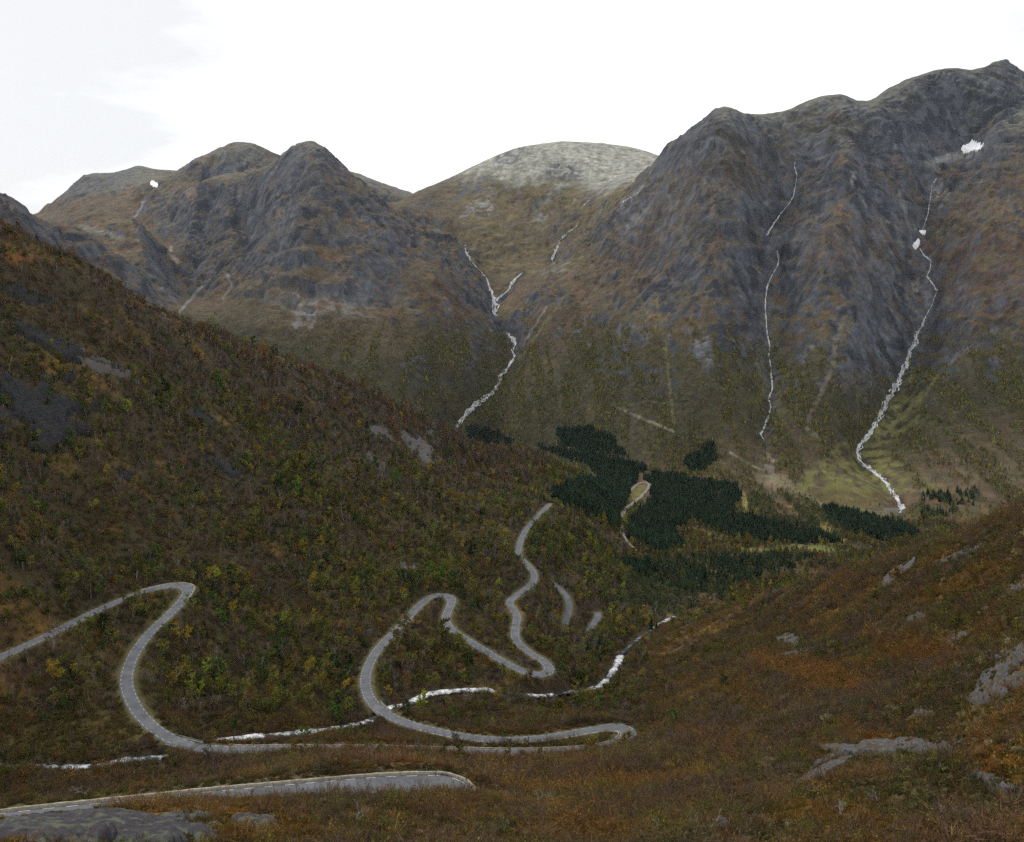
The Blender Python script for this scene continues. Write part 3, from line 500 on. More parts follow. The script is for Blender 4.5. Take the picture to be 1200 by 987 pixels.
# grain
G *= (1 + .35 * np.clip(n7, -.8, .8) * sstep(900, 300, Y2) + .22 * n25 + .5 * fbm(X2, Y2, 1.6, 3, 235) * sstep(220, 60, Y2))[..., None]
G *= (1 + .55 * fbm(X2, Y2 + Z, 16, 4, 521, .65) * wall)[..., None]
G = np.clip(G, .008, .6)
log('ground cover')

# ground material: cover colour from the survey above, grain and roughness from noise in metres
def ground_mat(name, rough, bump_small, bump_scale, detail):
    m, N = new_mat(name)
    at = N('ShaderNodeAttribute', attribute_name='cover')
    geo = N('ShaderNodeNewGeometry')
    n1 = N('ShaderNodeTexNoise', {'Vector': geo.outputs['Position'], 'Scale': bump_scale, 'Detail': detail, 'Roughness': .65})
    n2 = N('ShaderNodeTexNoise', {'Vector': geo.outputs['Position'], 'Scale': bump_scale * .17, 'Detail': 5.0, 'Roughness': .6})
    f = N('ShaderNodeMapRange', {'Value': n1.outputs[0], 'From Min': .25, 'From Max': .75, 'To Min': .45, 'To Max': 1.55})
    f2 = N('ShaderNodeMapRange', {'Value': n2.outputs[0], 'From Min': .25, 'From Max': .75, 'To Min': .75, 'To Max': 1.25})
    k = N.math('MULTIPLY', f.outputs[0], f2.outputs[0])
    cc = N('ShaderNodeVectorMath', {0: at.outputs['Color']}, operation='SCALE'); N.link(k, cc.inputs['Scale'])
    bp = N('ShaderNodeBump', {'Height': n1.outputs[0], 'Strength': .9, 'Distance': bump_small})
    b = N('ShaderNodeBsdfPrincipled', {'Base Color': cc.outputs[0], 'Roughness': rough, 'Normal': bp.outputs[0], 'Specular IOR Level': .25})
    finish(N, b); return m
M_NEAR = ground_mat('heath_ground', .95, .25, 1.1, 6.0)
M_FAR = ground_mat('mountain_ground', .92, 9.0, .035, 8.0)
# the land is cut into sheets along lines nobody sees; the sheets share their edges
def sheet(name, i0, i1, mat, **props):
    V = np.stack([X2[i0:i1 + 1], Y2[i0:i1 + 1], Z[i0:i1 + 1]], -1).reshape(-1, 3)
    me = mesh_np(name, V, grid_faces(i1 + 1 - i0, NC), [mat], True)
    a = me.attributes.new('cover', 'FLOAT_COLOR', 'POINT')
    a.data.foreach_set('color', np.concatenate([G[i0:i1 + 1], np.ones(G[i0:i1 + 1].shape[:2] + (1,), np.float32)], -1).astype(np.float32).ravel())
    return link(name, me, kind='structure', **props)
iM = int(np.searchsorted(rows, 1500))
sheet('hillside_terrain', 0, iM, M_NEAR)
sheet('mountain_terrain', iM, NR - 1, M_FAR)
log('ground meshes')

# ---------------------------------------------------------------- roads, markings, kerbs and bridges
def simple_mat(name, colr, rough=.9, var=.3, scale=2.0, bump=.0, spec=.3, colr2=None):
    m, N = new_mat(name)
    geo = N('ShaderNodeNewGeometry')
    n1 = N('ShaderNodeTexNoise', {'Vector': geo.outputs['Position'], 'Scale': scale, 'Detail': 6.0, 'Roughness': .65})
    f = N('ShaderNodeMapRange', {'Value': n1.outputs[0], 'From Min': .3, 'From Max': .7})
    a = [c * (1 - var) for c in colr]; b = list(colr2) if colr2 is not None else [c * (1 + var) for c in colr]
    ins = {'Base Color': N.mix(f.outputs[0], a, b), 'Roughness': rough, 'Specular IOR Level': spec}
    if bump: ins['Normal'] = N('ShaderNodeBump', {'Height': n1.outputs[0], 'Strength': .8, 'Distance': bump}).outputs[0]
    finish(N, N('ShaderNodeBsdfPrincipled', ins)); return m
M_ASPH = simple_mat('asphalt', (.118, .123, .134), .85, .32, .22)
M_PAINT = simple_mat('road_paint', (.42, .42, .40), .7, .25, 1.5)
M_KERB = simple_mat('pale_stone', (.30, .27, .21), .9, .4, 1.2)
M_STONE = simple_mat('bridge_stone', (.16, .155, .15), .9, .45, 1.6, .05)
M_STEEL = simple_mat('weathered_rail', (.24, .24, .24), .6, .2, 3)
M_GRAVEL = simple_mat('gravel', (.21, .195, .165), .95, .25, .3)
def normals2(pts):
    t = np.gradient(pts[:, :2], axis=0); t /= np.linalg.norm(t, axis=1)[:, None] + 1e-9
    return t, np.stack([-t[:, 1], t[:, 0]], 1)
def widen(pts, hw):
    t, nn = normals2(pts); ds = np.linalg.norm(np.diff(pts[:, :2], axis=0), axis=1).mean()
    k = np.linalg.norm(np.gradient(t, axis=0), axis=1) / ds
    w = np.ones(9) / 9; k = np.convolve(np.pad(k, 4, 'edge'), w, 'valid')
    return hw * (1 + np.clip((k - .03) * 3.0, 0, .32))
def ribbon(name, pts, offs, zs, mat, **props):
    """sweep a flat profile (side offsets, heights) along a path; offsets may vary along it"""
    t, nn = normals2(pts); L = []
    for o, z in zip(offs, zs): L.append(np.c_[pts[:, :2] + nn * np.reshape(o, (-1, 1)), pts[:, 2] + z])
    V = np.stack(L, 1).reshape(-1, 3)
    return mesh_np(name, V, grid_faces(len(pts), len(offs)), [mat], True)
RW = {}
for nm, (pts, hw) in ROADS.items():
    h = widen(pts, hw); RW[nm] = h
    me = ribbon('road', pts, (-h - .6, -h, -h * .5, h * 0, h * .5, h, h + .6), (-.40, .0, .03, .05, .03, .0, -.40), M_ASPH)
    link('road', me, kind='structure')
    # broken white edge lines
    ds = np.linalg.norm(np.diff(pts[:, :2], axis=0), axis=1).mean(); t, nn = normals2(pts)
    if nm in ('near', 'long'):
        V = []; F = []
        on = max(2, int(1.6 / ds)); per = max(on + 1, int(3.1 / ds))
        fine = np.arange(0, len(pts) - 1, 1)
        d = np.r_[0, np.cumsum(np.linalg.norm(np.diff(pts[:, :2], axis=0), axis=1))]
        def at(q): return np.array([np.interp(q, d, c) for c in (pts[:, 0], pts[:, 1], pts[:, 2], nn[:, 0], nn[:, 1], h)])
        for side in (-1, 1):
            q = 0.0
            while q < d[-1] - 2:
                for k in range(4):
                    x, y, z, nx, ny, hh = at(q + k * .5); nl = math.hypot(nx, ny); nx /= nl; ny /= nl
                    for o in (hh - .38, hh - .21): V.append((x + nx * o * side, y + ny * o * side, z + .034))
                    if k: b = len(V) - 4; F.append((b, b + 1, b + 3, b + 2))
                q += 3.0
        link('road_markings', mesh_np('road_markings', np.array(V), np.array(F), [M_PAINT]), kind='structure')
def path_between(nm, ua, ub):
    """part of a road, from path point number ua to ub of its survey list"""
    pts, hw = ROADS[nm]; src = {'near': NEAR_ROAD, 'long': LONG_ROAD}[nm]
    def idx(k):
        u, v, z = src[k]; s, e = se(u, v); Y = z / e
        return int(np.argmin((pts[:, 0] - s * Y) ** 2 + (pts[:, 1] - Y) ** 2))
    a, b = sorted((idx(ua), idx(ub))); return slice(a, b + 1)
def wall_along(nm, sl, side, off, width, height, mat, name, label, cat, rough=.06, parent=None, lo=-.4):
    pts = ROADS[nm][0][sl]; h = RW[nm][sl]
    t, nn = normals2(ROADS[nm][0]); nn = nn[sl]
    prof = [(off, lo), (off, height), (off + width, height), (off + width, lo)]
    L = []
    r = np.random.default_rng(len(label))
    for o, z in prof:
        j = r.normal(0, rough, len(pts)) if z > 0 else 0
        L.append(np.c_[pts[:, :2] + nn * ((h + o) * side)[:, None], pts[:, 2] + z + j])
    V = np.stack(L, 1).reshape(-1, 3); n = len(pts); F = [grid_faces(n, 4)]
    F.append(np.array([[0, 1, 2, 3], [4 * n - 1, 4 * n - 2, 4 * n - 3, 4 * n - 4]]))
    props = {} if parent is not None else dict(label=label, category=cat)
    o = link(name, mesh_np(name, V, F, [mat]), parent, **props); return o
wall_along('near', path_between('near', 0, 11), 1, .12, .34, .36, M_KERB, 'roadside_parapet', 'low pale stone kerb wall round the wide hairpin nearest the rock slabs', 'kerb wall', .03)
wall_along('long', path_between('long', 4, 8), 1, .15, .4, .45, M_KERB, 'roadside_parapet', 'low pale kerb wall round the hairpin high on the dark hillside', 'kerb wall', .05)
wall_along('long', path_between('long', 17, 23), 1, .15, .3, .28, M_KERB, 'roadside_parapet', 'low pale kerb wall along the straight road beside the white river', 'kerb wall', .03)
wall_along('long', path_between('long', 23, 31), 1, .25, .3, .30, M_KERB, 'roadside_parapet', 'low pale kerb wall round the flat hairpin with the yellow green grass inside', 'kerb wall', .03)
def crossing(nm, lo, hi):
    pts = ROADS[nm][0]; best = (1e9,)
    for i in range(len(pts)):
        u, v = uv(pts[i, 0] / pts[i, 1], pts[i, 2] / pts[i, 1])
        if not (lo < u < hi and v > 820): continue
        d = np.hypot(RIVER_W[:, 0] - pts[i, 0], RIVER_W[:, 1] - pts[i, 1]); j = int(d.argmin())
        if d[j] < best[0]: best = (d[j], i, j)
    return best
def add_box(V, F, c, ax, ay, az):
    """box from centre and three half-axis vectors"""
    c, ax, ay, az = map(np.array, (c, ax, ay, az)); b = len(V)
    for sz in (-1, 1):
        for sx, sy in ((-1, -1), (1, -1), (1, 1), (-1, 1)): V.append(c + ax * sx + ay * sy + az * sz)
    for f in ((0, 3, 2, 1), (4, 5, 6, 7), (0, 1, 5, 4), (1, 2, 6, 5), (2, 3, 7, 6), (3, 0, 4, 7)): F.append([b + k for k in f])
def boxes(name, parent, mat, items):
    V, F = [], []
    for it in items: add_box(V, F, *it)
    return link(name, mesh_np(name, np.array(V), np.array(F), [mat]), parent)
for nm, lo, hi, lab in (('long', 180, 290, 'small stone road bridge over the white river below the upper hairpin'), ('long', 420, 480, 'small stone road bridge over the rapids below the wide S bend')):
    d, i, j = crossing(nm, lo, hi); pts = ROADS[nm][0]; t, nn = normals2(pts); p = pts[i]; tx = np.r_[t[i], 0]; nx = np.r_[nn[i], 0]; hh = RW[nm][i]
    root = bpy.data.objects.new('road_bridge', None); C.objects.link(root); root['label'] = lab; root['category'] = 'bridge'
    root.location = p
    up = np.array([0, 0, 1.])
    boxes('deck', root, M_STONE, [(-up * .42, tx * 5.0, nx * (hh + .5), up * .25)])
    for s in (-1, 1):
        boxes('abutment', root, M_STONE, [(tx * s * 4.3 - up * 2.4, tx * .9, nx * (hh + .45), up * 1.7)])
        rl = boxes('railing', root, M_STEEL, [(nx * s * (hh + .4) + up * .75, tx * 5.6, nx * .05, up * .06), (nx * s * (hh + .4) + up * .4, tx * 5.6, nx * .04, up * .05)] + [(nx * s * (hh + .4) + tx * k * 1.4 + up * .3, tx * .06, nx * .05, up * .5) for k in range(-4, 5)])
        boxes('edge_stone', root, M_KERB, [(nx * s * (hh + .4) + up * .02, tx * 5.4, nx * .2, up * .14)])
# gravel tracks on the valley floor
def draped(name, pts, half, lift, mat, step=1.5, **props):
    q = []
    pts = np.array(pts, float)
    for (a, b), (c, e) in zip(pts[:-1], pts[1:]):
        k = max(2, int(math.hypot(c - a, e - b) / step))
        for t in np.linspace(0, 1, k, endpoint=False): q.append(hit(a + (c - a) * t, b + (e - b) * t))
    q.append(hit(*pts[-1])); q = np.array(q)
    w = np.ones(5) / 5
    for c in range(3): q[:, c] = np.convolve(np.pad(q[:, c], 2, 'edge'), w, 'valid')
    t, nn = normals2(q); L = []
    for o in (-half, -half * .5, 0, half * .5, half):
        x = q[:, 0] + nn[:, 0] * o; y = q[:, 1] + nn[:, 1] * o
        L.append(np.c_[x, y, np.maximum(ground(x, y), q[:, 2] - .5) + lift])
    me = mesh_np(name, np.stack(L, 1).reshape(-1, 3), grid_faces(len(q), 5), [mat], True)
    return link(name, me, **props), q
VALLEY_TRACK = [(746, 647), (736, 638), (730, 629), (728, 618), (729, 606), (733, 597), (743, 589), (753, 581), (760, 572), (762, 568), (755, 565), (746, 568), (739, 576)]
_, VT = draped('gravel_track', VALLEY_TRACK, 3.0, .9, M_GRAVEL, kind='structure')

# ---------------------------------------------------------------- river, streams and snow
m, N = new_mat('white_water')
geo = N('ShaderNodeNewGeometry'); at = N('ShaderNodeAttribute', attribute_name='foam')
n1 = N('ShaderNodeTexNoise', {'Vector': geo.outputs['Position'], 'Scale': .55, 'Detail': 6.0, 'Roughness': .7, 'Distortion': .6})
f = N.math('ADD', n1.outputs[0], N.math('MULTIPLY_ADD', at.outputs['Fac'], 1.0, -.5))
f = N('ShaderNodeMapRange', {'Value': f, 'From Min': .54, 'From Max': .82})
b = N('ShaderNodeBsdfPrincipled', {'Base Color': N.mix(f.outputs[0], (.022, .026, .026), (.80, .82, .84)), 'Roughness': N.math('MULTIPLY_ADD', f.outputs[0], .35, .45), 'Specular IOR Level': .12, 'Normal': N('ShaderNodeBump', {'Height': n1.outputs[0], 'Strength': .7, 'Distance': .3}).outputs[0]})
finish(N, b); M_WATER = m
M_SNOW = simple_mat('snow', (.86, .87, .89), .7, .05, .2)
pts = RIVER_W; t, nn = normals2(pts); q = np.arange(len(pts)); L = []; foam = []
ru, rvv = uv(pts[:, 0] / pts[:, 1], pts[:, 2] / pts[:, 1])
fo = .45 + .5 * perlin(q / 16.0, q * 0 + 3.3, 2)
for a, b_, val in ((-100, 5, .66), (5, 30, .5), (30, 175, .66), (178, 222, .76), (240, 310, .74), (310, 340, .58), (350, 448, .68), (448, 476, .8), (490, 580, .74), (585, 625, .5), (625, 650, .68), (650, 690, .5), (690, 728, .72), (728, 765, .5), (765, 800, .7)):
    mm = (ru >= a) & (ru < b_); fo[mm] = val + .16 * perlin(q[mm] / 9.0, q[mm] * 0 + 1.3, 2)
half = (.9 + 1.5 * sstep(.3, .8, fo)) * (1 + .45 * perlin(q / 7.0, q * 0, 4))
for k, o in enumerate(np.linspace(-1, 1, 9)):
    x = pts[:, 0] + nn[:, 0] * o * half; y = pts[:, 1] + nn[:, 1] * o * half
    L.append(np.c_[x, y, pts[:, 2] + .05 + .28 * fbm(x, y, 3.5, 3, 61) * 1.4 - .35 * abs(o) ** 4]); foam.append(fo + .1 * perlin(x / 2.5, y / 2.5, 5) - .18 * abs(o) ** 3)
me = mesh_np('river', np.stack(L, 1).reshape(-1, 3), grid_faces(len(pts), 9), [M_WATER], True)
a_ = me.attributes.new('foam', 'FLOAT', 'POINT'); a_.data.foreach_set('value', np.stack(foam, 1).astype(np.float32).ravel())
link('river', me, kind='structure')
FLAB = {'middle': 'white cascade pouring down the notch below the hanging valley', 'middle lower': 'white stream zigzagging out of the gorge below the cascade', 'side': 'short white side stream above the gorge', 'basin': 'broad white fall on the bare slope of the hanging valley', 'basin upper': 'thin broken stream below the pale round summit', 'plateau': 'faint white trickle on the pale slabs by the round summit', 'thin': 'thin white fall starting high in the narrower ravine', 'thin lower': 'long thin white fall down the narrower ravine to the brown scree', 'great': 'thin fall draining the hollow with the snow patch', 'great middle': 'narrow white fall below the two small snow lumps', 'great lower': 'wide white torrent running over the yellow green fan'}
m, N = new_mat('falling_water')
geo = N('ShaderNodeNewGeometry')
n1 = N('ShaderNodeTexNoise', {'Vector': geo.outputs['Position'], 'Scale': .09, 'Detail': 6.0, 'Roughness': .7})
f = N('ShaderNodeMapRange', {'Value': n1.outputs[0], 'From Min': .34, 'From Max': .64})
b = N('ShaderNodeBsdfPrincipled', {'Base Color': N.mix(f.outputs[0], (.19, .195, .205), (.70, .72, .74)), 'Roughness': .6}); finish(N, b); M_FALL = m
r = np.random.default_rng(5)
for nm, pl in FALLS.items():
    V = []; F = []
    rowsq = []
    for (a, b_, w0), (c, e, w1) in zip(pl[:-1], pl[1:]):
        k = max(2, int(math.hypot(c - a, e - b_) / .8))
        for t_ in np.linspace(0, 1, k, endpoint=False): rowsq.append((a + (c - a) * t_, b_ + (e - b_) * t_, w0 + (w1 - w0) * t_))
    R_ = np.array(rowsq); sdn = len(nm) * 3.1; tt = np.arange(len(R_)) * 1.0
    strands = ((0, .62, 0), (.42, .34, 3), (-.40, .30, 5)) if R_[:, 2].mean() > 5.5 else ((0, .7, 0),)
    for off, wf, so_ in strands:
        j1 = perlin(tt / 6.0, tt * 0 + sdn, so_ + 1) + .6 * perlin(tt / 2.3, tt * 0 + sdn, so_ + 2); j2 = perlin(tt / 6.5, tt * 0 + sdn, so_ + 7) + .4 * perlin(tt / 2.6, tt * 0 + sdn, so_ + 9)
        prev = None
        for n_, (u, v, w_) in enumerate(rowsq):
            p = hit(u, v, 1500); ww = w_ * wf * max(.35, .8 + .5 * j2[n_]) * min(1, .25 + n_ / 6)
            x0 = p[0] + off * w_ * (1 + j1[n_]) + .15 * w_ * j1[n_]; row = []
            for o in (-.5, -.17, .17, .5):
                x = x0 + o * ww; g_ = float(ground(x, p[1])); row.append((x, p[1] - .6, max(g_, p[2] - 3.5) + 1.1 - 1.4 * abs(o)))
            brk = prev is None or abs(prev[1] - p[1]) > 45 or j2[n_] < (-.9 if off == 0 else -.25)
            b0 = len(V); V += row
            if not brk: F += [[b0 - 4 + k, b0 - 3 + k, b0 + 1 + k, b0 + k] for k in range(3)]
            prev = p
    link('waterfall', mesh_np('waterfall', np.array(V), np.array(F), [M_FALL], True), kind='structure', label=FLAB[nm])
def patch_mesh(mask, thr, zoff, lo=None):
    """sheet of ground cells under a mask, raised by zoff (array); returns verts, faces"""
    mv = mask > thr
    I, J = np.nonzero(mv)
    if not len(I): return None
    i0, i1, j0, j1 = max(0, I.min() - 1), min(NR - 1, I.max() + 2), max(0, J.min() - 1), min(NC - 1, J.max() + 2)
    sub = mv[i0:i1, j0:j1]; h, w_ = sub.shape
    f = grid_faces(h, w_); any_ = sub.ravel()[f].any(1); f = f[any_]
    # keep the largest connected piece only
    lab = np.arange(h * w_)
    while True:
        m4 = lab[f].min(1); new = lab.copy(); np.minimum.at(new, f.ravel(), np.repeat(m4, 4)); new = new[new]
        if (new == lab).all(): break
        lab = new
    fl = lab[f[:, 0]]; ids, cnt = np.unique(fl, return_counts=True); f = f[fl == ids[cnt.argmax()]]
    used, inv = np.unique(f, return_inverse=True)
    V = np.stack([X2[i0:i1, j0:j1], Y2[i0:i1, j0:j1], (Z + zoff)[i0:i1, j0:j1] if np.ndim(zoff) else Z[i0:i1, j0:j1] + zoff], -1).reshape(-1, 3)[used]
    return V, inv.reshape(f.shape)
for (u, v, ru_, rv_, an, lab) in ((1138, 172, 12.5, 4.8, -14, 'large white snow patch lying in the hollow under the highest summit'), (1074.5, 286, 3.2, 6.5, 25, 'long white snow lump in the ravine above the wide torrent'), (1081, 272, 4.5, 2.2, 0, 'small white snow lump bridging the ravine stream'), (181, 216, 5, 2.5, 24, 'small white snow patch on the farthest bluish mountain'),
                              (668, 172, 16, 1.6, 2, 'faint thin snow strip along the pale round summit'), (660, 174, 5, 1.2, 2, 'faint snow fleck on the pale round summit')):
    mk = blob(u, v, ru_, rv_, an, 2300, 5400, seed=int(u), wob=.9, soft=.25)
    r_ = patch_mesh(mk, .5, 1.6 * np.clip(mk * 2 - .6, -1, 1))
    if r_: link('snow_patch', mesh_np('snow_patch', r_[0], r_[1], [M_SNOW], True), label=lab, category='snow patch')

# ---------------------------------------------------------------- rock outcrops and boulders
def rock_mat(name, a, b_, c, scale):
    m, N = new_mat(name)
    geo = N('ShaderNodeNewGeometry')
    mp = N('ShaderNodeMapping', {'Vector': geo.outputs['Position'], 'Scale': (1, 1, 2.2)})
    n1 = N('ShaderNodeTexNoise', {'Vector': mp.outputs[0], 'Scale': scale, 'Detail': 9.0, 'Roughness': .68, 'Distortion': .4})
    n2 = N('ShaderNodeTexNoise', {'Vector': mp.outputs[0], 'Scale': scale * .28, 'Detail': 5.0, 'Roughness': .6})
    f1 = N('ShaderNodeMapRange', {'Value': n1.outputs[0], 'From Min': .36, 'From Max': .64})
    f2 = N('ShaderNodeMapRange', {'Value': n2.outputs[0], 'From Min': .5, 'From Max': .62})
    base = N.mix(f1.outputs[0], a, b_); base = N.mix(N.math('MULTIPLY', f2.outputs[0], .75), base, c)
    bp = N('ShaderNodeBump', {'Height': n1.outputs[0], 'Strength': 1.0, 'Distance': .5 / scale})
    finish(N, N('ShaderNodeBsdfPrincipled', {'Base Color': base, 'Roughness': .85, 'Normal': bp.outputs[0], 'Specular IOR Level': .3})); return m
M_RK_DARK = rock_mat('dark_wet_rock', (.006, .006, .008), (.034, .035, .038), (.030, .026, .014), .5)
M_RK_GREY = rock_mat('grey_slab_rock', (.035, .034, .036), (.135, .132, .134), (.10, .055, .022), 1.6)
M_RK_LICH = rock_mat('lichened_rock', (.022, .020, .023), (.065, .060, .066), (.12, .135, .085), 2.6)
def outcrop(mask, thr, hmax, mat, label, strata, sd, name='rock_outcrop', at=None):
    if at is not None: mask = mask * (np.abs(np.log(Y2 / hit(*at)[1])) < .3)
    prof = np.clip((mask - thr) / (1 - thr), -.4, 1)
    tw = max(strata, .3)
    lift = np.full(Z.shape, -.4)
    mm = mask > .02
    if not mm.any(): return None
    x, y, z = X2[mm], Y2[mm], Z[mm]
    dome = hmax * np.sign(prof[mm]) * np.abs(prof[mm]) ** .6
    nzs = fbm(x + .3 * z, y, 7 * tw, 5, sd, .58, True)
    h = dome * (.9 + .3 * nzs)
    ph = (z + h + .6 * tw * fbm(x, y, 5 * tw, 3, sd + 3)) / tw; saw = ph - np.floor(ph)
    h = h + (sstep(.3, .75, saw) - saw) * tw * .8 * (prof[mm] > .05)
    lift[mm] = h
    r_ = patch_mesh(mask, thr * .55, lift)
    if r_ is None: return None
    return link(name, mesh_np(name, r_[0], r_[1], [mat], True), label=label, category='rock outcrop')
CLAB = ['black wet rock face at the edge of the dark hillside', 'pale streaked rock ledge above the black wet rock face', 'small pale rock step just under the crest of the dark hillside', 'long dark rock band under the hillside crest', 'upper pale rock slab on the nose of the dark hillside', 'narrow pale rock step on the nose of the dark hillside', 'pale rock step uphill of the nose slabs', 'dark rock step among birches below mid slope', 'dark rock step among birches at mid slope', 'low rock step below the nose slabs', 'dark rock band close under the orange grass crest', 'thin rock band high among bare birches', 'thin rock step beside the black wet rock face', 'small rocky scar above the wide S bend']
for (u, v, a, b_, rr, sd), lab in zip(CRAGS, CLAB):
    outcrop(blob(u, v, a, b_, rr, 250, 1300, seed=sd, wob=1.5, wl=.4, soft=.4), .5, 3.0 if a > 35 else 1.6, M_RK_DARK if lab.startswith(('black', 'dark', 'long', 'thin')) else M_RK_GREY, lab, 2.2, sd, at=(u, v))
SLAB_LAB = ['wide grey rock slab with orange grass on its top', 'lower grey tongue of the wide rock slab', 'flat grey rock sheet beside the orange topped slab', 'steep grey rock face at the edge of the heath slope', 'upper grey rock ledge above the steep rock face', 'dark rock rib near the crest of the heath slope', 'thin rock rib on the crest of the heath slope', 'low grey rock in the brown heath hollow', 'flat dark rock lying in brown shrubs', 'mossy grey rock below the orange topped slab', 'small grey rock beside the mossy hump', 'low rock under the mossy hump', 'low grey rock step beside the mossy hump', 'small grey rock just under the heath crest']
for (u, v, a, b_, rr, sd), lab in zip(SLABS, SLAB_LAB):
    yy = hit(u, v)[1]
    outcrop(blob(u, v, a, b_, rr, 30, 420, seed=sd, wob=1.3, soft=.4), .5, .55 * (yy / 100) ** .6, M_RK_GREY, lab, .5 * (yy / 100) ** .5, sd, at=(u, v))
for (u, v, a, b_, rr, sd, hm, mt, lab) in ((95, 977, 110, 18, -5, 61, 1.0, M_RK_LICH, 'broad dark whaleback rock below the near hairpin road'), (190, 984, 60, 12, -4, 62, .8, M_RK_LICH, 'green lichened rock hump in front of the whaleback rock'), (215, 961, 36, 5, -2, 63, .5, M_RK_LICH, 'small grey rock hump behind the lichened rock'), (302, 967, 28, 6, 6, 64, .6, M_RK_LICH, 'dark low rock beside the orange grass'), (30, 986, 46, 10, 0, 66, .8, M_RK_LICH, 'lichen speckled rock at the corner by the whaleback')):
    outcrop(blob(u, v, a, b_, rr, 25, 110, seed=sd, wob=.5, soft=.9), .5, hm, mt, lab, .6, sd, at=(u, v))
log('built things')

# ---------------------------------------------------------------- plants
def leaf_mat(name, default, lo=.6, hi=1.4, transl=.25):
    """colour of each plant comes from its own 'tint'; every leaf clump differs a little"""
    m, N = new_mat(name)
    at = N('ShaderNodeAttribute', attribute_name='tint', attribute_type='INSTANCER')
    geo = N('ShaderNodeNewGeometry')
    f = N('ShaderNodeMapRange', {'Value': geo.outputs['Random Per Island'], 'To Min': lo, 'To Max': hi})
    cc = N('ShaderNodeVectorMath', {0: at.outputs['Color']}, operation='SCALE'); N.link(f.outputs[0], cc.inputs['Scale'])
    d = N('ShaderNodeBsdfDiffuse', {'Color': cc.outputs[0]}); t = N('ShaderNodeBsdfTranslucent', {'Color': cc.outputs[0]})
    mx = N('ShaderNodeMixShader', {0: transl, 1: d.outputs[0], 2: t.outputs[0]}); finish(N, mx); return m
M_LEAF = leaf_mat('foliage', None); M_NEEDLE = leaf_mat('needles', None, .6, 1.4, .1); M_TWIG = leaf_mat('twigs', None, .7, 1.3, .0)
M_BARK = simple_mat('birch_bark', (.29, .27, .245), .9, .5, 2.0)
M_BARKD = simple_mat('dark_bark', (.055, .045, .036), .9, .4, 3.0)
M_DEADWOOD = simple_mat('bleached_wood', (.30, .28, .25), .9, .3, 3.0)
class PB:
    """plant builder: collects quads and triangles with material numbers"""
    def __init__(s, seed): s.V = []; s.Q = []; s.T = []; s.mq = []; s.mt = []; s.r = np.random.default_rng(seed)
    def tube(s, p, q, r0, r1, mi, n=4):
        p = np.array(p, float); q = np.array(q, float); d = q - p; d /= np.linalg.norm(d) + 1e-9
        a = np.cross(d, (.3, .9, .2)); a /= np.linalg.norm(a) + 1e-9; b = np.cross(d, a); k = len(s.V)
        for c, rr in ((p, r0), (q, r1)):
            for i in range(n): t = 2 * math.pi * i / n; s.V.append(c + rr * (a * math.cos(t) + b * math.sin(t)))
        for i in range(n): s.Q.append((k + i, k + (i + 1) % n, k + n + (i + 1) % n, k + n + i)); s.mq.append(mi)
    def quad(s, c, sz, mi, asp=.7, up=.0):
        a = s.r.normal(size=3); a /= np.linalg.norm(a); b = s.r.normal(size=3) + np.array([0, 0, up]); b -= a * (a @ b); b /= np.linalg.norm(b) + 1e-9; k = len(s.V)
        a *= sz; b *= sz * asp
        for x, y in ((-.5, -.35), (.45, -.5), (.5, .4), (-.4, .5)): s.V.append(c + a * x + b * y)
        s.Q.append((k, k + 1, k + 2, k + 3)); s.mq.append(mi)
    def strand(s, p, q, w, mi):
        p = np.array(p, float); q = np.array(q, float); d = q - p; a = np.cross(d, s.r.normal(size=3)); a *= w / (np.linalg.norm(a) + 1e-9); k = len(s.V)
        s.V += [p - a, p + a, q]; s.T.append((k, k + 1, k + 2)); s.mt.append(mi)
    def mesh(s, name, mats, only=None):
        Q, T, mq, mt = s.Q, s.T, s.mq, s.mt
        if only is not None:
            Q = [q for q, m in zip(Q, mq) if m in only]; T = [t for t, m in zip(T, mt) if m in only]; mq = [m for m in mq if m in only]; mt = [m for m in mt if m in only]
        F = [np.array(Q, int).reshape(-1, 4), np.array(T, int).reshape(-1, 3)]
        used = np.unique(np.concatenate([f.ravel() for f in F])); re = np.zeros(len(s.V), int); re[used] = np.arange(len(used))
        return mesh_np(name, np.array(s.V)[used], [re[f] for f in F], mats, False, list(mq) + list(mt))
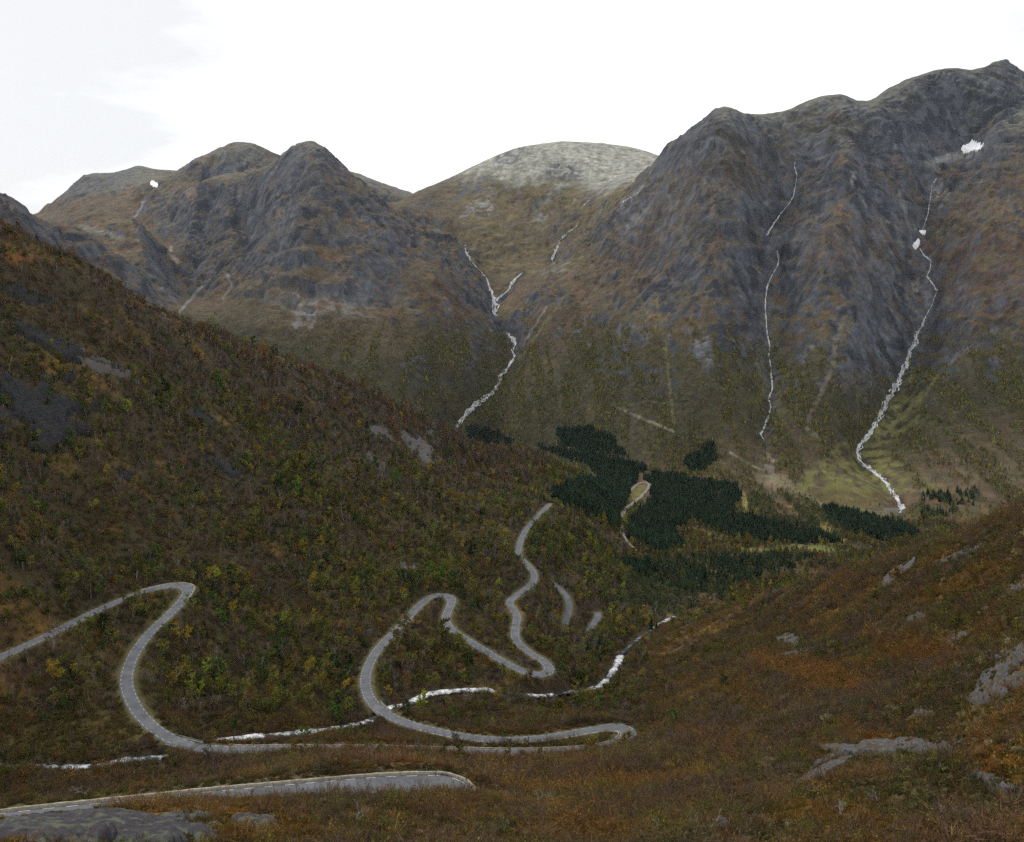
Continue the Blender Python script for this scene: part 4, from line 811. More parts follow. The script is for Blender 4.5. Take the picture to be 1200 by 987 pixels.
def birch(seed, leafy, h=6.0, bush=False):
    """0 bark, 1 leaves, 2 twigs"""
    b = PB(seed); r = b.r
    stems = 1 if not bush else int(r.integers(2, 4))
    for st in range(stems):
        hh = h * r.uniform(.8, 1.05) if stems > 1 else h
        lean = r.normal(0, .10 if stems == 1 else .28, 2)
        pts = [np.zeros(3)]
        for k in range(1, 6):
            t = k / 5; pts.append(np.array([lean[0] * hh * t + r.normal(0, .12), lean[1] * hh * t + r.normal(0, .12), hh * t * .95]))
        for k in range(5): b.tube(pts[k], pts[k + 1], .10 * (1 - k / 5.5), .10 * (1 - (k + 1) / 5.5), 0, 5)
        def trunk(t): t *= 5; i = min(4, int(t)); return pts[i] + (pts[i + 1] - pts[i]) * (t - i)
        nl = 13 if stems == 1 else 8
        for k in range(nl):
            t = .22 + .72 * (k + r.uniform(0, .6)) / nl; a = r.uniform(0, 2 * math.pi)
            L = hh * (.27 - .17 * abs(t - .42)) * r.uniform(.7, 1.15) * (1 if t < .8 else .6)
            p = trunk(t); d = np.array([math.cos(a), math.sin(a), r.uniform(.35, 1.0)]); d /= np.linalg.norm(d); q = p + d * L
            b.tube(p, q, .035, .012, 0, 3)
            for j in range(7):
                u = r.uniform(.3, 1); c = p + (q - p) * u; dd = d + r.normal(0, .6, 3) + np.array([0, 0, .25]); dd /= np.linalg.norm(dd); e = c + dd * r.uniform(.5, 1.0) * hh / 6
                b.strand(c, e, .022, 2)
                for j2 in range(2): b.strand(c + (e - c) * r.uniform(.3, .8), e + r.normal(0, .28, 3), .014, 2)
            nc = int(36 * leafy * r.uniform(.5, 1.3))
            for j in range(nc):
                c = p + (q - p) * r.uniform(.35, 1.1) + r.normal(0, .24, 3) * (hh / 6) * (1, 1, .8)
                b.quad(c, r.uniform(.2, .46), 1)
        top = trunk(1.0)
        for j in range(int(22 * leafy)): b.quad(top + r.normal(0, .28, 3) * (1, 1, 1.6) - (0, 0, .3), r.uniform(.14, .3), 1)
    return b
def spruce(seed, h=11.0):
    b = PB(seed); r = b.r
    b.tube((0, 0, 0), (0, 0, h * .97), .16, .02, 0, 5)
    nw = 22
    for k in range(nw):
        t = .06 + .92 * (k / nw) ** .9; z = h * t; R = (1 - t) ** .85 * h * .20 + .12
        nb = 9 if t < .7 else 6
        for j in range(nb):
            a = 2 * math.pi * (j + r.uniform(-.3, .3)) / nb + k * 1.1; L = R * r.uniform(.7, 1.15); d = np.array([math.cos(a), math.sin(a), 0]); s = np.array([-d[1], d[0], 0])
            p = np.array([0, 0, z]); m_ = p + d * L * .55 + np.array([0, 0, -.10 * L]); e = p + d * L + np.array([0, 0, -.34 * L + .1]); wd = .30 * L + .12; i = len(b.V)
            b.V += [p, m_ + s * wd - (0, 0, .18 * L), e, m_ - s * wd - (0, 0, .18 * L), m_ + (0, 0, .10 * L)]
            b.T += [(i, i + 1, i + 4), (i + 1, i + 2, i + 4), (i + 2, i + 3, i + 4), (i + 3, i, i + 4)]; b.mt += [1] * 4
    return b
def shrub(seed, h=1.3, leafy=.5, nst=9):
    """0 stems, 1 leaves, 2 twigs"""
    b = PB(seed); r = b.r
    for k in range(nst):
        a = r.uniform(0, 2 * math.pi); d = np.array([math.cos(a) * r.uniform(.2, .8), math.sin(a) * r.uniform(.2, .8), 1.0]); L = h * r.uniform(.6, 1.1)
        p = np.array([math.cos(a), math.sin(a), 0]) * r.uniform(0, .25); q = p + d / np.linalg.norm(d) * L
        b.tube(p, q, .018, .006, 0, 3)
        for j in range(9):
            c = p + (q - p) * r.uniform(.25, 1); e = c + (d * .5 + r.normal(0, .6, 3)) * h * .3; b.strand(c, e, .011, 2)
            b.strand(c + (e - c) * .5, e + r.normal(0, .13, 3), .008, 2)
        for j in range(int(13 * leafy)): b.quad(p + (q - p) * r.uniform(.3, 1.05) + r.normal(0, .14, 3), r.uniform(.06, .13), 1)
    return b
def dead(seed, h=1.6):
    b = PB(seed); r = b.r
    def grow(p, d, L, rad, n):
        q = p + d * L; b.tube(p, q, rad, rad * .65, 0, 4)
        if n == 0: return
        for k in range(2 if n > 1 else 3):
            e = d + r.normal(0, .5, 3) + (0, 0, .1); e /= np.linalg.norm(e); grow(q, e, L * r.uniform(.6, .85), rad * .6, n - 1)
    for k in range(3):
        d = np.array([r.normal(0, .5), r.normal(0, .5), 1]); d /= np.linalg.norm(d); grow(np.zeros(3), d, h * .38, .035, 3)
    return b
def tuft(seed, h=.55):
    b = PB(seed); r = b.r
    for k in range(46):
        a = r.uniform(0, 2 * math.pi); p = np.array([math.cos(a), math.sin(a), 0]) * r.uniform(0, .35); d = np.array([math.cos(a) * r.uniform(.1, .9), math.sin(a) * r.uniform(.1, .9), 1.]) * h * r.uniform(.5, 1)
        b.strand(p, p + d, .04, 1)
    return b
def cushion(seed, h=.5):
    """low heather / juniper cushion"""
    b = PB(seed); r = b.r
    for k in range(230):
        v = r.normal(size=3); v /= np.linalg.norm(v); v[2] = abs(v[2]); c = v * r.uniform(.55, 1) * (1.0, 1.0, .55) * h * 1.3
        b.quad(c, r.uniform(.08, .17), 1, .6, 1.0)
    return b
BM = [M_BARK, M_LEAF, M_TWIG]; SM = [M_BARKD, M_NEEDLE]; HM = [M_BARKD, M_LEAF, M_TWIG]
B_birch = [birch(101 + k, lf, 6.0, bs) for k, (lf, bs) in enumerate(((.9, False), (.6, False), (.22, False), (.08, False), (.75, True), (.35, True), (1.1, False)))]
B_spruce = [spruce(201 + k) for k in range(3)]
B_shrub = [shrub(301, 1.3, .5), shrub(302, 1.3, .15), shrub(303, 1.5, .05, 12), shrub(304, 1.1, .9), shrub(305, 1.4, .3)]
B_dead = [dead(321 + k) for k in range(3)]
B_tuft = [tuft(401), tuft(402), cushion(403), cushion(404)]
def proto(name, b, mats): return bpy.data.objects.new(name, b.mesh(name, mats))
P_birch = [proto('birch_whole', b, BM) for b in B_birch]; P_spruce = [proto('spruce_whole', b, SM) for b in B_spruce]
P_shrub = [proto('shrub_whole', b, HM) for b in B_shrub]; P_tuft = [proto('tuft_whole', b, HM) for b in B_tuft]
# light versions for far away, where a tree is a few pixels high
def far_birch(seed):
    b = PB(seed); r = b.r; b.tube((0, 0, 0), (0, 0, 5), .1, .04, 0, 3)
    for k in range(64):
        t = r.uniform(.15, 1.0); R = 1.5 * math.sin(math.pi * min(1, .15 + t * .85)) ** .7 * r.uniform(.3, 1); a = r.uniform(0, 6.283)
        b.quad(np.array([R * math.cos(a), R * math.sin(a), 6 * t]), r.uniform(.5, .95), 1)
    return b
P_far = [proto('far_birch', far_birch(501 + k), BM) for k in range(3)]
def field(name, x, y, sc, var, tint, protos, label=None, asp=None, sink=.1):
    """one mass of plants: points carrying size, turn, kind and colour; a node group stands a plant on each"""
    n = len(x); z = ground(x, y) - sink * sc
    me = bpy.data.meshes.new(name); me.vertices.add(n); me.vertices.foreach_set('co', np.stack([x, y, z], 1).astype(np.float32).ravel())
    def attr(nm, typ, key, arr): a = me.attributes.new(nm, typ, 'POINT'); a.data.foreach_set(key, np.ascontiguousarray(arr, np.float32).ravel())
    lr = np.random.default_rng(n)
    attr('rot', 'FLOAT_VECTOR', 'vector', np.stack([lr.normal(0, .06, n), lr.normal(0, .06, n), lr.uniform(0, 6.283, n)], 1))
    wv = lr.uniform(.85, 1.15, n) if asp is None else asp
    attr('scl', 'FLOAT_VECTOR', 'vector', np.stack([sc * wv, sc * wv, sc], 1))
    attr('tint', 'FLOAT_COLOR', 'color', np.c_[tint, np.ones(n)])
    a = me.attributes.new('kind_no', 'INT', 'POINT'); a.data.foreach_set('value', np.asarray(var, np.int32))
    ng = bpy.data.node_groups.new(name, 'GeometryNodeTree'); ng.interface.new_socket('Geometry', in_out='INPUT', socket_type='NodeSocketGeometry'); ng.interface.new_socket('Geometry', in_out='OUTPUT', socket_type='NodeSocketGeometry')
    N = NT(ng); gi = N('NodeGroupInput'); go = N('NodeGroupOutput'); jn = N('GeometryNodeJoinGeometry')
    def named(nm, dt): q = N('GeometryNodeInputNamedAttribute', {'Name': nm}, data_type=dt); return q.outputs[0]
    rot = N('FunctionNodeEulerToRotation', {0: named('rot', 'FLOAT_VECTOR')}).outputs[0]; scl = named('scl', 'FLOAT_VECTOR'); kn = named('kind_no', 'INT')
    for k, p in enumerate(protos):
        cmp_ = N('FunctionNodeCompare', data_type='INT', operation='EQUAL'); N.link(kn, cmp_.inputs[2]); cmp_.inputs[3].default_value = k
        oi = N('GeometryNodeObjectInfo', transform_space='ORIGINAL'); oi.inputs['Object'].default_value = p; oi.inputs['As Instance'].default_value = True
        io = N('GeometryNodeInstanceOnPoints', {'Points': gi.outputs[0], 'Selection': cmp_.outputs[0], 'Instance': oi.outputs['Geometry'], 'Rotation': rot, 'Scale': scl}); N.link(io.outputs[0], jn.inputs[0])
    N.link(jn.outputs[0], go.inputs[0])
    o = link(name, me, kind='stuff'); o.modifiers.new('plants', 'NODES').node_group = ng
    if label: o['label'] = label
    return o
def sprinkle(n, y0, y1, u0, u1):
    s0 = (u0 - 600) / FOC / .985; s1 = (u1 - 600) / FOC / .985
    y = np.sqrt(y0 * y0 + rng.random(n) * (y1 * y1 - y0 * y0)); s = s0 + rng.random(n) * (s1 - s0)
    return s * y, y
def area(y0, y1, u0, u1): return (u1 - u0) / FOC / .985 * (y1 * y1 - y0 * y0) / 2
PEMAX = np.vstack([np.full((1, NC), -9.), EMAX[:-1]])
def seen(x, y, h, slack=.012):
    j, i = gpos(x, y); return (ground(x, y) + h) / y >= PEMAX[np.floor(i).astype(int), np.rint(j).astype(int)] - slack
def inpoly(u, v, poly):
    u, v = u + 5 * perlin(u / 13, v / 9, 3) + 2.5 * perlin(u / 4, v / 3, 9), v + 2.6 * perlin(u / 11, v / 8, 5) + 1.4 * perlin(u / 4, v / 3, 11)
    c = np.zeros(len(u), bool); q = poly
    for (x1, y1), (x2, y2) in zip(q, q[1:] + q[:1]):
        k = ((y1 > v) != (y2 > v)); xx = (x2 - x1) * (v - y1) / ((y2 - y1) if y2 != y1 else 1e-9) + x1; c ^= k & (u < xx)
    return c
def puv(x, y): return uv(x / y, ground(x, y) / y)
def mixc(*cw):
    """mix of colours by weights (arrays)"""
    out = 0; tot = 0
    for c, w_ in cw: w_ = np.clip(w_, 0, None)[:, None]; out = out + np.array(c)[None] * w_; tot = tot + w_
    return out / tot
DARK = [[(545, 498), (575, 505), (602, 518), (600, 526), (570, 522), (548, 512)],
        [(622, 521), (660, 528), (700, 533), (760, 546), (742, 570), (735, 590), (726, 622), (716, 620), (690, 606), (650, 590), (638, 580), (672, 568), (702, 560), (690, 545), (660, 537)],
        [(765, 556), (800, 558), (862, 570), (868, 580), (860, 602), (905, 612), (960, 625), (988, 636), (940, 638), (880, 634), (835, 623), (813, 610), (790, 622), (804, 642), (765, 648), (744, 640), (735, 625), (745, 600), (768, 586)],
        [(965, 594), (1000, 600), (1060, 616), (1080, 627), (1040, 636), (1000, 624), (970, 606)], [(722, 662), (765, 662), (768, 673), (725, 675)],
        [(803, 543), (812, 533), (822, 530), (828, 519), (838, 521), (840, 538), (830, 548), (818, 554), (808, 552)], [(650, 505), (690, 500), (720, 515), (735, 535), (700, 532), (660, 525)], [(755, 560), (765, 556), (775, 590), (765, 590)]]
SOFTDARK = [[(760, 655), (830, 652), (960, 652), (915, 676), (860, 690), (830, 715), (770, 728), (725, 712), (735, 680)], [(1080, 580), (1160, 570), (1150, 598), (1080, 610)], [(880, 575), (960, 590), (1000, 600), (1075, 612), (1000, 626), (930, 618), (875, 600)]]
def on_road(x, y): return sampn(RD, x, y) - sampn(RH, x, y)
VTd = VT[:, :2]
def off_track(x, y, r_):
    ok = np.ones(len(x), bool); m_ = (y > VTd[:, 1].min() - 30) & (y < VTd[:, 1].max() + 30)
    if m_.any():
        d = np.min(np.hypot(x[m_][:, None] - VTd[None, :, 0], y[m_][:, None] - VTd[None, :, 1]), 1); ok[m_] = d > r_
    return ok
FALLPTS = np.array([hit(u, v, 1500)[:2] for k in FALLS for (u, v, w_) in FALLS[k]])
def openness(x, y):
    """how grassy or rocky the survey says the spot is (0 wood, 1 open)"""
    c = np.stack([sampn(G[..., k], x, y) for k in range(3)], 1); return np.maximum(sstep(.078, .10, c[:, 1]), .75 * sstep(.11, .16, c[:, 0]))
CRAGM = np.maximum(crag, slab)
CR = {'bare': (.128, .100, .078), 'brown': (.138, .112, .042), 'olive': (.140, .138, .030), 'ochre': (.240, .172, .026), 'green': (.070, .120, .024), 'lime': (.205, .235, .028), 'rust': (.165, .086, .030), 'dark': (.044, .060, .020)}
CN = list(CR)
HILLE = np.where(Y2 < 1560, E, -9).max(0)
def crest_e(x, y): j, i = gpos(x, y); return HILLE[np.rint(j).astype(int)]
def birch_tints(x, y, u, v):
    n = len(x); a = fbm(x, y, 110, 4, 601); b_ = fbm(x, y, 38, 3, 611); r1 = rng.random(n); r2 = rng.random(n)
    w_ = np.stack([.55 + 1.2 * sstep(-.05, -.3, a), .9 + 0 * a, 1.1 + 1.8 * sstep(0, .3, a), .2 + .7 * sstep(.1, .35, b_), .16 + .9 * sstep(.1, .4, a + b_), .06 + .35 * sstep(.15, .4, b_), .10 + .25 * sstep(.1, .4, -b_), .22 + .2 * sstep(.1, .5, -a)], 1)
    cp = sstep(.10, .012, crest_e(x, y) - ground(x, y) / y) * (u < 640); w_[:, 0] += 2.2 * cp; w_[:, 6] += 1.1 * cp; w_[:, 2:6] *= (1 - .8 * cp)[:, None]
    br = (u > 600) & (u < 720) & (v > 560) & (v < 700); w_[br, 2] += .8; w_[br, 5] += .18; w_[br, 4] += .5
    rt = (u > 740); w_[rt, 3] += .5; w_[rt, 6] += .25
    cs_ = np.cumsum(w_, 1) / w_.sum(1, keepdims=True); k = (r1[:, None] > cs_).sum(1).clip(0, 7)
    t = np.array([CR[c] for c in CN])[k] * (.55 + .95 * r2 ** 1.3)[:, None]
    return k, t
VARS = {0: [2, 2, 3, 5], 1: [1, 1, 2, 5], 2: [0, 1, 4, 6], 3: [0, 1, 4, 6], 4: [0, 4, 6], 5: [0, 4, 6], 6: [2, 5, 1], 7: [4, 6]}
def kind_of(k):
    r_ = rng.random(len(k)); out = np.zeros(len(k), int)
    for c, vs in VARS.items(): m_ = k == c; out[m_] = np.array(vs)[(r_[m_] * len(vs)).astype(int)]
    return out
# --- birch wood of the near slopes
x, y = sprinkle(int(area(225, 1560, -200, 1400) * .10), 225, 1560, -200, 1400)
u, v = puv(x, y); z = ground(x, y)
dens = np.full(len(x), .85); dens *= .22 + .95 * sstep(-.3, .25, fbm(x, y, 60, 4, 631))
ridge = (u < 720) & (z > -60); dens[ridge] *= .75
rightside = (x > 40) & (y < 620) & ~((u < 760) & (v < 780)); near_flat = (v > 838) & (u < 760)
rs = sstep(300, 520, y) * .5; dens[rightside] = (.05 + rs[rightside] * sstep(-.2, .3, fbm(x, y, 60, 3, 641))[rightside])
dens[near_flat] *= .10
op = openness(x, y); dens *= 1 - .8 * op
dens *= sstep(1.0, 3.0, on_road(x, y)); dens *= sstep(3.2, 5.0, sampn(VD, x, y)); dens *= 1 - .8 * sampn(CRAGM, x, y)
drk = np.zeros(len(x), bool)
for p in DARK: drk |= inpoly(u, v, p)
dens[drk & (y > 900)] *= .06
for p in SOFTDARK: dens[inpoly(u, v, p)] *= .6
ok = (rng.random(len(x)) < dens) & seen(x, y, 7) & (sampn(PEMAX, x, y) > -9) & off_track(x, y, 6)
x, y = x[ok], y[ok]; u, v = puv(x, y)
k, t = birch_tints(x, y, u, v)
for p in SOFTDARK:
    m_ = inpoly(u, v, p); t[m_] = (t[m_] * .3 + np.array([.055, .085, .040]) * .7) * rng.uniform(.6, 1.3, m_.sum())[:, None]
h = np.exp(rng.normal(-.04, .34, len(x))); h *= lerp(.80, 1.02, sstep(300, 900, y)); h *= np.where(ground(x, y) > -40, .72, 1); h *= np.where((x > 40) & (y < 560) & (u > 740), .72, 1)
near_road = on_road(x, y) < 5; h[near_road] *= .55
kv = kind_of(k)
# the trees that show largest stand as trees of their own
hp = 6 * h / y; vis = seen(x, y, 5 * 1, .0) & (u > 2) & (u < 1198) & (v > 280) & (v < 985)
score = np.where(vis, hp, 0); NB = 296
top = np.argsort(-score)[:NB]; rest = np.ones(len(x), bool); rest[top] = False
BIRCH = dict(x=x[top], y=y[top], h=h[top], k=k[top], t=t[top], kv=kv[top], u=u[top], v=v[top])
log('birches', len(x))
mid_ = rest & (y < 900)
field('birch_wood', x[mid_], y[mid_], h[mid_], kv[mid_], t[mid_], P_birch, 'autumn birch wood covering the dark hillside and the slope across the river')
mid_ = rest & (y >= 900)
field('valley_wood', x[mid_], y[mid_], h[mid_] * 1.05, rng.integers(0, 3, mid_.sum()), t[mid_] * .95, P_far, 'mixed autumn wood on the nose of the hillside above the valley floor')
x, y = sprinkle(int(area(260, 1000, -100, 760) * .15), 260, 1000, -100, 760)
u, v = puv(x, y)
dens = .55 + .45 * sstep(-.3, .3, fbm(x, y, 30, 4, 761)); dens *= sstep(1.0, 2.5, on_road(x, y)) * sstep(4.0, 6.0, sampn(VD, x, y)) * (1 - .6 * sampn(CRAGM, x, y))
ok = (rng.random(len(x)) < dens) & seen(x, y, 2.5, .004) & ((v < 845) | (y > 330)); x, y = x[ok], y[ok]; u, v = puv(x, y)
k, t = birch_tints(x, y, u, v); h = np.exp(rng.normal(.35, .3, len(x)))
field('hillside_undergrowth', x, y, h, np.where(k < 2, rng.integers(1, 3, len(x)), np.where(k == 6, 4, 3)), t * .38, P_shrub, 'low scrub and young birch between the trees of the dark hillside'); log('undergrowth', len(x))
# --- woods across the valley and on the valley floor
x, y = sprinkle(int(area(1500, 3050, -40, 1300) * .045), 1500, 3050, -40, 1300)
u, v = puv(x, y); z = ground(x, y)
tl = -120 + 60 * fbm(x, y, 260, 4, 651) + 75 * fbm(x + 20 * perlin(z / 90, x / 90, 2), z * .12, 42, 3, 661)
dens = .9 * sstep(40, -60, z - tl); dens *= 1 - .95 * sampn(rk, x, y); dens *= 1 - .93 * openness(x, y)
dens *= .12 + .95 * sstep(-.18, .14, fbm(x + 14 * perlin(z / 60, x / 60, 5), z * .13, 34, 4, 671))
drk = np.zeros(len(x), bool)
for p in DARK: drk |= inpoly(u, v, p)
dens[drk] *= .08
dens[inpoly(u, v, [(940, 576), (975, 548), (1003, 525), (1026, 500), (1040, 470), (1064, 462), (1056, 505), (1040, 540), (1062, 565), (1085, 585), (1062, 602), (1010, 600), (960, 592)])] *= .10
ok = (rng.random(len(x)) < dens) & seen(x, y, 7, .006) & off_track(x, y, 7)
x, y = x[ok], y[ok]; u, v = puv(x, y); z = ground(x, y); n = len(x)
a = fbm(x + 14 * perlin(z / 60, x / 60, 5), z * .15, 40, 4, 681); b_ = fbm(x, y, 130, 3, 691); r1 = rng.random(n)
w_ = np.stack([.45 + .5 * sstep(.0, -.4, a), .8 + 0 * a, 1.3 + .9 * sstep(0, .4, a), .35 + .7 * sstep(.1, .45, a), .3 + .2 * sstep(0, .4, b_), .05 + 0 * a, .15 + 0 * a, .22 + .9 * sstep(.15, .5, b_) * sstep(-200, -330, z)], 1)
cs_ = np.cumsum(w_, 1) / w_.sum(1, keepdims=True); k = (r1[:, None] > cs_).sum(1).clip(0, 7)
t = np.array([CR[c] for c in CN])[k] * rng.uniform(.6, 1.7, n)[:, None]; t *= np.array([[1.10, 1.15, 1.0]])
for p in SOFTDARK:
    m_ = inpoly(u, v, p); t[m_] = (t[m_] * .35 + np.array([.055, .085, .040]) * .65)
hh = np.exp(rng.normal(.05, .22, n)) * lerp(1.1, .7, sstep(-220, -90, z))
field('mountainside_wood', x, y, hh, rng.integers(0, 3, n), t, P_far, 'olive and ochre birch wood at the foot of the far walls'); log('far wood', n)
# --- spruce plantations
x, y = sprinkle(int(area(900, 2500, 480, 1150) * .10), 900, 2500, 480, 1150)
u, v = puv(x, y); keep = np.zeros(len(x), bool)
for p in DARK: keep |= inpoly(u, v, p)
soft = np.zeros(len(x), bool)
for p in SOFTDARK[:2]: soft |= inpoly(u, v, p)
keep |= soft & (rng.random(len(x)) < .22 * sstep(-.3, .2, fbm(x, y, 60, 3, 701)))
keep &= seen(x, y, 10, .006) & off_track(x, y, 7)
x, y = x[keep], y[keep]; n = len(x); u, v = puv(x, y)
t = np.array([[.017, .033, .018]]) * rng.uniform(.35, 1.9, n)[:, None]; t = t + np.array([[.006, .006, .0]]) * (fbm(x, y, 40, 3, 705)[:, None] + .2).clip(0, 1)
h = np.exp(rng.normal(-.02, .22, n))
field('spruce_plantation', x, y, h, rng.integers(0, 3, n), t, P_spruce, 'dense dark green spruce plantation on the valley floor'); log('spruce', n)
# --- heath shrubs, tufts
x, y = sprinkle(int(area(30, 620, -300, 1600) * .85), 30, 620, -300, 1600)
u, v = puv(x, y); z = ground(x, y)
dens = .38 + .62 * sstep(-.15, .25, fbm(x, y, 22, 4, 711)); dens *= 1 - .55 * sstep(.11, .17, sampn(G[..., 0], x, y))
hs = (u < 760) & (v < 838); dens[hs] *= .45; dens *= sstep(1.0, 2.2, on_road(x, y)); dens *= sstep(1.9, 2.9, sampn(VD, x, y)); dens *= 1 - .95 * sampn(CRAGM, x, y); dens[y > 450] *= .5
ok = (rng.random(len(x)) < dens) & seen(x, y, 1.5, .006)
for (cu_, cv_, ru_, rv_) in ((100, 975, 120, 26), (190, 984, 64, 18), (300, 965, 30, 8)): ok &= ~(((u - cu_) / ru_) ** 2 + ((v - cv_) / rv_) ** 2 < 1)
x, y = x[ok], y[ok]; u, v = puv(x, y); n = len(x); a = fbm(x, y, 50, 4, 721); b_ = fbm(x, y, 16, 3, 731); r1 = rng.random(n)
c_ = fbm(x, y, 7, 2, 735); w_ = np.stack([.9 + 2.6 * sstep(.0, .3, a + .5 * c_), .45 + 0 * a, .25 + 2.2 * sstep(.05, .35, -a + .5 * c_), .12 + 1.3 * sstep(.15, .4, b_), .06 + .5 * sstep(.25, .5, -a - b_), .03 + .2 * sstep(.3, .5, -a), .4 + 2.2 * sstep(.05, .3, b_ - a), .25 + 1.0 * sstep(.15, .4, -b_)], 1)
cs_ = np.cumsum(w_, 1) / w_.sum(1, keepdims=True); k = (r1[:, None] > cs_).sum(1).clip(0, 7)
t = np.array([CR[c] for c in CN])[k] * rng.uniform(.6, 1.5, n)[:, None] * np.array([[1.04, .95, .97]])
gp = np.stack([sampn(G[..., q], x, y) for q in range(3)], 1); pw = (.25 + .5 * sstep(.09, .15, gp[:, 0]))[:, None]; t = lerp(t, gp * 1.8 * rng.uniform(.7, 1.4, n)[:, None], pw)
SV = {0: [1, 2, 2], 1: [1, 4], 2: [0, 3], 3: [3, 0], 4: [3], 5: [3], 6: [4, 0, 1], 7: [3, 0]}; r_ = rng.random(n); kv = np.zeros(n, int)
for c, vs in SV.items(): m_ = k == c; kv[m_] = np.array(vs)[(r_[m_] * len(vs)).astype(int)]
h = np.exp(rng.normal(0, .28, n)) * lerp(.75, 1.45, sstep(50, 220, y)); h[(v > 880) & (u < 760) & (y > 130)] *= 1.15; h[on_road(x, y) < 3] *= .55; h[(y < 150) & (on_road(x, y) < 9) & (v < 915)] *= .75
hp = 1.3 * h / y; vis = seen(x, y, 1.0, .0) & (u > 2) & (u < 1198) & (v < 983)
top = np.argsort(-np.where(vis, hp, 0))[:260]; rest = np.ones(n, bool); rest[top] = False
SHRUB = dict(x=x[top], y=y[top], h=h[top], k=k[top], t=t[top], kv=kv[top], u=u[top], v=v[top])
field('heath_shrubbery', x[rest], y[rest], h[rest], kv[rest], t[rest], P_shrub, 'knee to head high bare shrubbery over the heath and along the river'); log('shrubs', n)
x, y = sprinkle(int(area(22, 420, -300, 1800) * 3.2), 22, 420, -300, 1800)
u_, v_ = puv(x, y); dens = (.55 + .45 * sstep(-.2, .2, fbm(x, y, 8, 3, 741))); dens *= sstep(.9, 1.6, on_road(x, y)); dens *= 1 - .5 * sampn(CRAGM, x, y); dens *= lerp(1.25, .3, sstep(70, 240, y)); dens[(u_ < 760) & (v_ < 838)] = 0; u, v = puv(x, y)
ok = (rng.random(len(x)) < dens) & seen(x, y, .5, .004)
for (cu_, cv_, ru_, rv_) in ((100, 975, 120, 26), (190, 984, 64, 18), (300, 965, 30, 8)): ok &= ~((((u - cu_) / ru_) ** 2 + ((v - cv_) / rv_) ** 2 < 1) & (rng.random(len(x)) < .9))
x, y = x[ok], y[ok]; n = len(x); a = fbm(x, y, 9, 3, 751); r1 = rng.random(n)
g = np.stack([sampn(G[..., q], x, y) for q in range(3)], 1)
t = g * rng.uniform(.9, 2.3, n)[:, None]; kv = np.where(r1 < .62, rng.integers(0, 2, n), rng.integers(2, 4, n))
cm_ = kv >= 2; t[cm_] = lerp(t[cm_], np.array([[.075, .08, .026]]), .6) * rng.uniform(.6, 1.3, cm_.sum())[:, None]
pale = rng.random(n) < .06; t[pale] = np.array([.26, .22, .12])
field('heath_grass', x, y, np.exp(rng.normal(0, .3, n)) * lerp(.68, 1.5, sstep(40, 260, y)), kv, t, P_tuft, 'orange and olive grass tufts over the nearest heath', sink=.02); log('tufts', n)

# ---------------------------------------------------------------- single trees and shrubs
def tint_name(k): return {0: 'bare grey brown', 1: 'thin brown', 2: 'olive leaved', 3: 'ochre leaved', 4: 'green leaved', 5: 'yellow green', 6: 'rust brown', 7: 'dark green'}[int(k)]
def place_name(u, v):
    if v > 890: return 'among shrubs beyond the near hairpin road'
    if u < 230 and v < 690 - .25 * max(0, 200 - u) + 0: 
        return 'on the dark slope above the upper road loop'
    if v > 838 and u < 760: return 'by the white river and the straight road'
    if u < 215 and 685 + .35 * (215 - u) < v and v < 780 - .3 * u + 30: return 'inside the upper road loop'
    if u < 160: return 'below the upper road loop, beside the river'
    if u < 430: return 'on the slope between the upper loop and the S bend'
    if u < 650 and v > 700: return 'inside the wide S bend'
    if u < 760: return 'on the hillside above the wide S bend'
    return 'on the brown slope across the river'
import functools
bank_meshes = {}
def birch_parts(kv):
    if kv not in bank_meshes: bank_meshes[kv] = (B_birch[kv].mesh('trunk', BM, {0}), B_birch[kv].mesh('crown', BM, {1, 2}))
    return bank_meshes[kv]
def stand(name, x, y, sc, rz, tint, meshes, sink, wide=1.0, **props):
    root = bpy.data.objects.new(name, None); C.objects.link(root); root.empty_display_size = .5
    root.location = (x, y, float(ground(x, y)) - sink * sc); root.rotation_euler = (0, 0, rz); root.scale = (sc * wide, sc * wide, sc)
    for k_, v_ in props.items(): root[k_] = v_
    for pn, me in meshes:
        o = link(pn, me, root); o['tint'] = [float(c) for c in tint]
    return root
lr = np.random.default_rng(77)
for i in range(len(BIRCH['x'])):
    kv_ = int(BIRCH['kv'][i]); tm, cm = birch_parts(kv_); lab = tint_name(BIRCH['k'][i]) + ' birch ' + place_name(BIRCH['u'][i], BIRCH['v'][i])
    stand('birch_tree', BIRCH['x'][i], BIRCH['y'][i], BIRCH['h'][i], lr.uniform(0, 6.28), BIRCH['t'][i], (('trunk', tm), ('crown', cm)), .1, label=lab, category='tree', group=lab.replace(' birch ', ' birches '))
SP_M = [(b.mesh('trunk', SM, {0}), b.mesh('crown', SM, {1})) for b in B_spruce]
def spot(u, v):
    p = hit(u, v); return p[0], p[1]
SPR = [(478, 757, .55, 'solitary dark spruce on the inner edge of the wide S bend', None)]
for (u, v, s_) in ((668, 741, .6), (676, 746, .62), (684, 752, .7), (694, 757, .8), (702, 762, .85), (709, 766, .8), (699, 768, .75), (688, 763, .6)): SPR.append((u, v, s_, 'dark spruce in the clump between the lower hairpins', 'spruces between the lower hairpins'))
for (u, v, s_) in ((756, 733, .8), (763, 738, .85), (769, 740, .7), (749, 732, .6)): SPR.append((u, v, s_, 'dark spruce at the mouth of the gorge beside the river', 'spruces at the mouth of the gorge'))
for (u, v, s_) in ((893, 712, .5), (901, 708, .55), (935, 682, .4)): SPR.append((u, v, s_, 'small dark spruce on the crest of the heath slope', 'spruces on the heath crest'))
